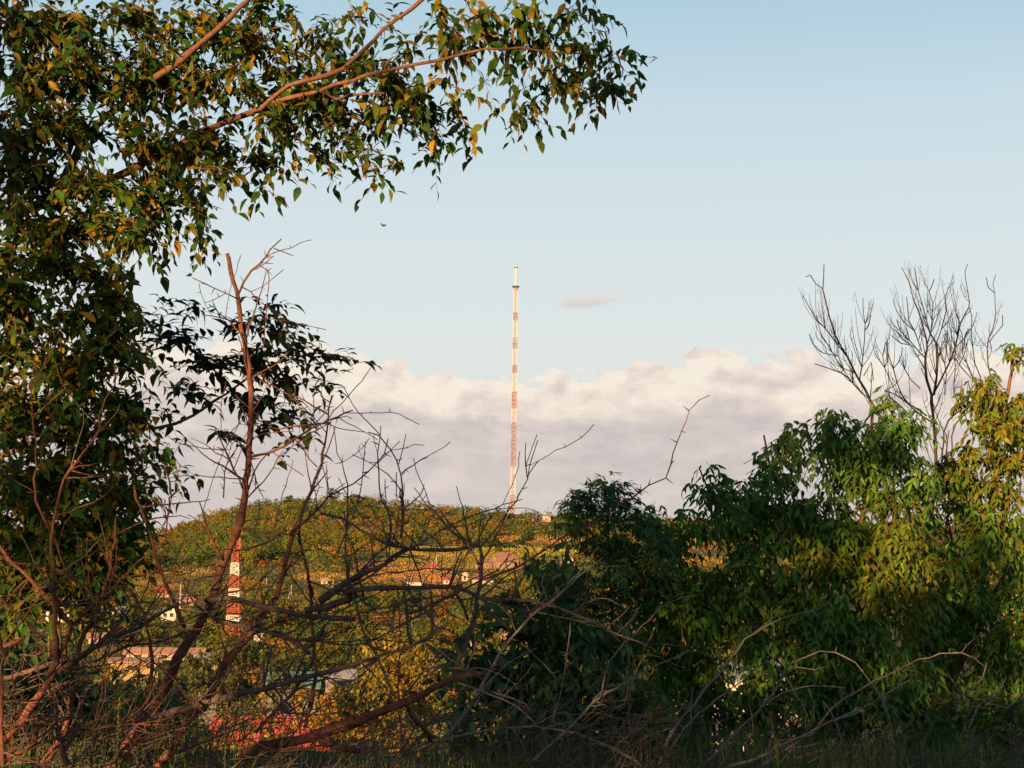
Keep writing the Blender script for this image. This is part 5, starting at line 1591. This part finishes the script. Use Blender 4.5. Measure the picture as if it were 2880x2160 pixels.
def unseen_shade_trees():
    """unseen trees towards the sun, crown clumps set where their shade is wanted"""
    groups = {
        'unseen tree behind the viewpoint, crown shaped to shade the maples': [(1650, 960, 170, 110, 15, 24, 1.6), (1640, 1120, 160, 120, 15, 24, 2), (1860, 950, 80, 70, 15, 24, 1.6), (1500, 1120, 130, 110, 15, 24, 2), (1770, 1110, 50, 70, 14.5, 24, 1.8), (1640, 1270, 180, 90, 15, 25, 2), (2130, 1260, 80, 60, 15, 24, 1.4), (1830, 1370, 150, 70, 14.6, 25, 2), (2120, 1400, 140, 90, 16, 25, 2), (2020, 1340, 90, 55, 14.6, 25, 1.8), (1790, 1270, 60, 60, 14.5, 25, 1.8), (2085, 1150, 40, 70, 14.6, 24, 1.6), (1940, 990, 70, 40, 15, 24, 1.4), (1900, 800, 130, 120, 18.5, 26, .8), (2020, 780, 120, 150, 19.5, 26, .8)],
        'unseen tree behind the viewpoint, crown shaped to shade elder and brambles': [(1310, 1110, 120, 90, 14.5, 22, 1.3), (1290, 1240, 190, 100, 14.5, 22, 1.4), (1200, 1380, 200, 100, 13.5, 22, 1.4), (1480, 1380, 200, 100, 14, 22, 1.4), (1100, 1520, 220, 110, 12.5, 22, 1.2), (1400, 1540, 260, 110, 12.5, 22, 1.4), (1750, 1540, 300, 110, 12.5, 22, 1.4), (2100, 1560, 220, 110, 12.5, 22, 1.3), (1150, 1655, 260, 70, 11, 20, 1.2), (1550, 1655, 260, 70, 11, 20, 1.2), (1950, 1655, 280, 70, 11, 20, 1.3), (2330, 1480, 160, 130, 12.5, 22, 1.5), (2300, 1620, 200, 90, 12.5, 22, 1.4), (1000, 1420, 120, 90, 12.5, 22, 1.0), (2250, 1660, 200, 70, 11, 20, 1.3)],
        'unseen tree behind the viewpoint, crown shaped to shade the left side': [(560, 800, 200, 120, 12.4, 26, 1.0), (430, 720, 100, 80, 12.4, 26, 1.0), (560, 930, 120, 60, 12.4, 26, .8), (545, 1080, 60, 230, 10.85, 22, 1.3), (420, 1430, 90, 90, 10.9, 22, .9), (690, 1270, 180, 110, 10.8, 22, 1.1), (900, 1290, 150, 110, 10.6, 22, .9), (700, 1450, 140, 90, 10.7, 22, .8), (760, 1300, 220, 80, 10.8, 22, 1.0), (900, 1180, 160, 70, 10.7, 22, .7), (680, 1440, 150, 70, 10.6, 22, .8), (860, 1590, 120, 60, 10.4, 22, .7), (120, 620, 140, 120, 11.3, 24, .7), (170, 1080, 150, 200, 11.3, 24, 1.5), (90, 350, 150, 150, 11.3, 24, 1.6), (440, 330, 170, 90, 11.3, 24, .7), (50, 120, 120, 130, 11.3, 24, 1.6), (900, 130, 200, 110, 10.8, 24, .3), (200, 1330, 160, 110, 10.2, 20, .5), (560, 1560, 150, 70, 10.2, 20, .5), (60, 1500, 100, 120, 13.5, 24, 1.2), (300, 1540, 150, 90, 13.5, 24, 1.2)],
    }
    m = M_LEAF
    for label, bl in groups.items():
        cs_ = []
        ml = MB()
        for u, v, ru, rv, Y, t, dens in bl:
            c = atd(u, v, Y) - SUND * t  # clump stands up-sun of the patch it is meant to shade
            R = np.array([ru * Y / 3404, 0.5, rv * Y / 3404])
            cs_.append(c)
            n = int(dens * 2.3 * math.pi * R[0] * R[2] / 0.0135)
            q = c + unit(RNG.normal(size=(n, 3))) * (RNG.random(n) ** 0.4)[:, None] * R
            leaves(ml, q, RNG.normal(size=(n, 3)) + np.array([0, 0, -0.4]), RNG.normal(size=(n, 3)) + np.array([0, 1.2, 0.4]), 0.17, 0.11, 0.1, 0.1, tints(n, PAL_LEFT, (3, 3, 1, 3)))
        cs_ = np.array(cs_)
        mid = cs_.mean(0)
        b = np.array([mid[0], mid[1] - 0.5, float(ground_z(mid[0], mid[1]))])
        root = thing('unseen_shade_tree', label, 'tree', loc=tuple(b), group='unseen trees shading the foreground')
        mb = MB()
        fork = b + np.array([0, 0, max(1.0, (mid[2] - b[2]) * 0.5)])
        tube(mb, smooth_line(np.array([b - [0, 0, 0.3], (b + fork) / 2 + [0.08, 0, 0], fork]), 0.2), np.linspace(0.2, 0.13, len(smooth_line(np.array([b - [0, 0, 0.3], (b + fork) / 2 + [0.08, 0, 0], fork]), 0.2))), 8, bump=0.05)
        mb.build('trunk', M_BARK, root, smooth=True)
        for c in cs_:
            mb = MB()
            P = smooth_line(np.array([fork, fork * 0.5 + c * 0.5 + np.array([0, -0.2, -0.2]), c]), 0.2)
            tube(mb, P, np.linspace(0.07, 0.02, len(P)), 6)
            mb.build('limb', M_BARK, root, smooth=True)
        ml.build('foliage', m, root, tint=True)


unseen_shade_trees()

# ------------------------------------------------------------------ sky, sun, camera
EXPO = 1.6
STR = 0.1
world = bpy.data.worlds.new('World')
scene.world = world
world.use_nodes = True
nt = world.node_tree
nt.nodes.clear()
wo = nt.nodes.new('ShaderNodeOutputWorld')
bg = nt.nodes.new('ShaderNodeBackground')
bg.inputs['Strength'].default_value = STR
nt.links.new(bg.outputs[0], wo.inputs[0])
sky = nt.nodes.new('ShaderNodeTexSky')
sky.sky_type = 'NISHITA'
sky.sun_disc = False
sky.sun_elevation = EL
sky.sun_rotation = math.atan2(-SUND[0], -SUND[1])
sky.air_density = 1.0
sky.dust_density = 2.0


def sc(rgb):       # display colour -> scene value fed to the Background node
    return tuple(x / (STR * 2 ** EXPO) for x in s2l(rgb))


def mth(op, a, b=None, c=None, clamp=False):
    n = nt.nodes.new('ShaderNodeMath')
    n.operation = op
    n.use_clamp = clamp
    for i, x in enumerate((a, b, c)):
        if x is None: continue
        if hasattr(x, 'is_linked'): nt.links.new(x, n.inputs[i])
        else: n.inputs[i].default_value = x
    return n.outputs[0]


tc = nt.nodes.new('ShaderNodeTexCoord')
sep = nt.nodes.new('ShaderNodeSeparateXYZ')
nt.links.new(tc.outputs['Generated'], sep.inputs[0])
az = mth('ARCTAN2', sep.outputs[0], sep.outputs[1])
el = mth('ARCSINE', sep.outputs[2])


def smooth(x, a, b):
    n = nt.nodes.new('ShaderNodeMapRange')
    n.interpolation_type = 'SMOOTHSTEP'
    nt.links.new(x, n.inputs[0])
    n.inputs[1].default_value = a
    n.inputs[2].default_value = b
    return n.outputs[0]


def vec(x, y, z=0.0):
    n = nt.nodes.new('ShaderNodeCombineXYZ')
    for i, q in enumerate((x, y, z)):
        if hasattr(q, 'is_linked'): nt.links.new(q, n.inputs[i])
        else: n.inputs[i].default_value = q
    return n.outputs[0]


# clear-sky gradient by elevation
r = ramp(nt, [(0.0, sc((222, 212, 206))), (0.06, sc((223, 219, 216))), (0.13, sc((223, 228, 228))), (0.20, sc((215, 226, 229))), (0.28, sc((200, 219, 228))), (0.36, sc((170, 203, 220))), (0.55, sc((104, 142, 176))), (1.0, sc((66, 98, 138)))])
nt.links.new(el, r.inputs['Fac'])
base = mixc(nt, 'MIX', 0.06, r.outputs['Color'], sky.outputs['Color'])
# cloud bank low over the hill
wv = noise(nt, 7.0, 9, 0.56, vec(az, mth('MULTIPLY', el, 1.5), 3.1), 0.25)
wv2 = noise(nt, 30.0, 10, 0.62, vec(az, mth('MULTIPLY', el, 1.7), 7.7), 0.2)
topn = noise(nt, 5.2, 2, 0.5, vec(az, 0.0, 1.7))
top = mth('ADD', 0.114, mth('MULTIPLY', mth('SUBTRACT', topn.outputs['Fac'], 0.5), 0.035))
top = mth('ADD', top, mth('MULTIPLY', smooth(az, 0.02, 0.2), 0.007))
top = mth('ADD', top, mth('MULTIPLY', smooth(az, -0.02, -0.12), 0.009))
edge = mth('ADD', mth('SUBTRACT', top, el), mth('ADD', mth('MULTIPLY', mth('SUBTRACT', wv.outputs['Fac'], 0.5), 0.07), mth('MULTIPLY', mth('SUBTRACT', wv2.outputs['Fac'], 0.5), 0.06)))
mask = smooth(edge, -0.0008, 0.003)
mask = mth('MULTIPLY', mask, smooth(mth('ABSOLUTE', az), 1.6, 1.0))
depth = smooth(edge, 0.004, 0.05)
streak = noise(nt, 5.0, 7, 0.6, vec(mth('MULTIPLY', az, 1.6), mth('MULTIPLY', el, 9.0), 0.4), 0.5)
puff = noise(nt, 22.0, 8, 0.6, vec(az, mth('MULTIPLY', el, 1.7), 5.5), 0.3)
puffb = noise(nt, 22.0, 8, 0.6, vec(mth('SUBTRACT', az, 0.006), mth('MULTIPLY', mth('ADD', el, 0.007), 1.7), 5.5), 0.3)
lit = mth('ADD', mth('MULTIPLY', depth, 0.62), mth('MULTIPLY', mth('SUBTRACT', 0.56, streak.outputs['Fac']), 1.0))
lit = mth('ADD', lit, mth('MULTIPLY', mth('SUBTRACT', 0.5, puff.outputs['Fac']), 0.6))
lit = mth('ADD', lit, mth('MULTIPLY', mth('SUBTRACT', puffb.outputs['Fac'], puff.outputs['Fac']), mth('SUBTRACT', 2.4, mth('MULTIPLY', depth, 2.0))))
cr = ramp(nt, [(0.0, sc((247, 236, 220))), (0.25, sc((238, 223, 210))), (0.55, sc((218, 206, 200))), (0.85, sc((197, 188, 187)))])
nt.links.new(lit, cr.inputs['Fac'])
lowglow = smooth(el, 0.075, 0.005)
cl = mixc(nt, 'MIX', mth('MULTIPLY', lowglow, 0.55), cr.outputs['Color'], sc((219, 208, 203)))
c1 = mixc(nt, 'MIX', mth('MULTIPLY', mask, 0.96), base, cl)
# one small detached cloud
_d = unit(atd(1272, 649, 1.0))
a0, e0 = math.atan2(_d[0], _d[1]), math.asin(_d[2])
da = mth('DIVIDE', mth('SUBTRACT', az, a0), 0.024)
de = mth('DIVIDE', mth('SUBTRACT', mth('SUBTRACT', el, e0), mth('MULTIPLY', mth('SUBTRACT', az, a0), 0.09)), 0.0056)
rr = mth('ADD', mth('MULTIPLY', da, da), mth('MULTIPLY', de, de))
sn = noise(nt, 60.0, 6, 0.6, vec(az, mth('MULTIPLY', el, 2.0), 9.0))
m2 = smooth(mth('ADD', rr, mth('MULTIPLY', mth('SUBTRACT', sn.outputs['Fac'], 0.5), 1.6)), 1.15, 0.0)
small = mixc(nt, 'MIX', smooth(de, -0.7, 0.7), sc((214, 202, 199)), sc((236, 221, 212)))
c2 = mixc(nt, 'MIX', mth('MULTIPLY', m2, 0.72), c1, small)
dim = mth('ADD', 0.95, mth('MULTIPLY', smooth(sep.outputs[1], -0.35, 0.25), 0.05))
c3 = mixc(nt, 'MULTIPLY', 1.0, c2, vec(dim, dim, dim))
nt.links.new(c3, bg.inputs['Color'])

sl = bpy.data.lights.new('sun', 'SUN')
sl.energy = 5.0
sl.angle = math.radians(0.5)
sl.color = (1.0, 0.55, 0.22)
so = bpy.data.objects.new('sun', sl)
COL.objects.link(so)
so.rotation_euler = Vector(SUND).to_track_quat('-Z', 'Y').to_euler()
so.location = (-20, -40, 30)

cam = bpy.data.cameras.new('camera')
cam.sensor_width = 36
cam.lens = 18 / math.tan(HF)
cam.clip_start = 0.1
cam.clip_end = 20000
co = bpy.data.objects.new('camera', cam)
COL.objects.link(co)
co.rotation_euler = CAMROT.to_euler()
scene.camera = co
vs_ = scene.view_settings
vs_.view_transform = 'Standard'
vs_.look = 'None'
vs_.exposure = EXPO
vs_.gamma = 1.0
scene.render.engine = 'CYCLES'
scene.cycles.max_bounces = 6
scene.cycles.diffuse_bounces = 3
scene.cycles.transmission_bounces = 4
scene.cycles.use_denoising = True
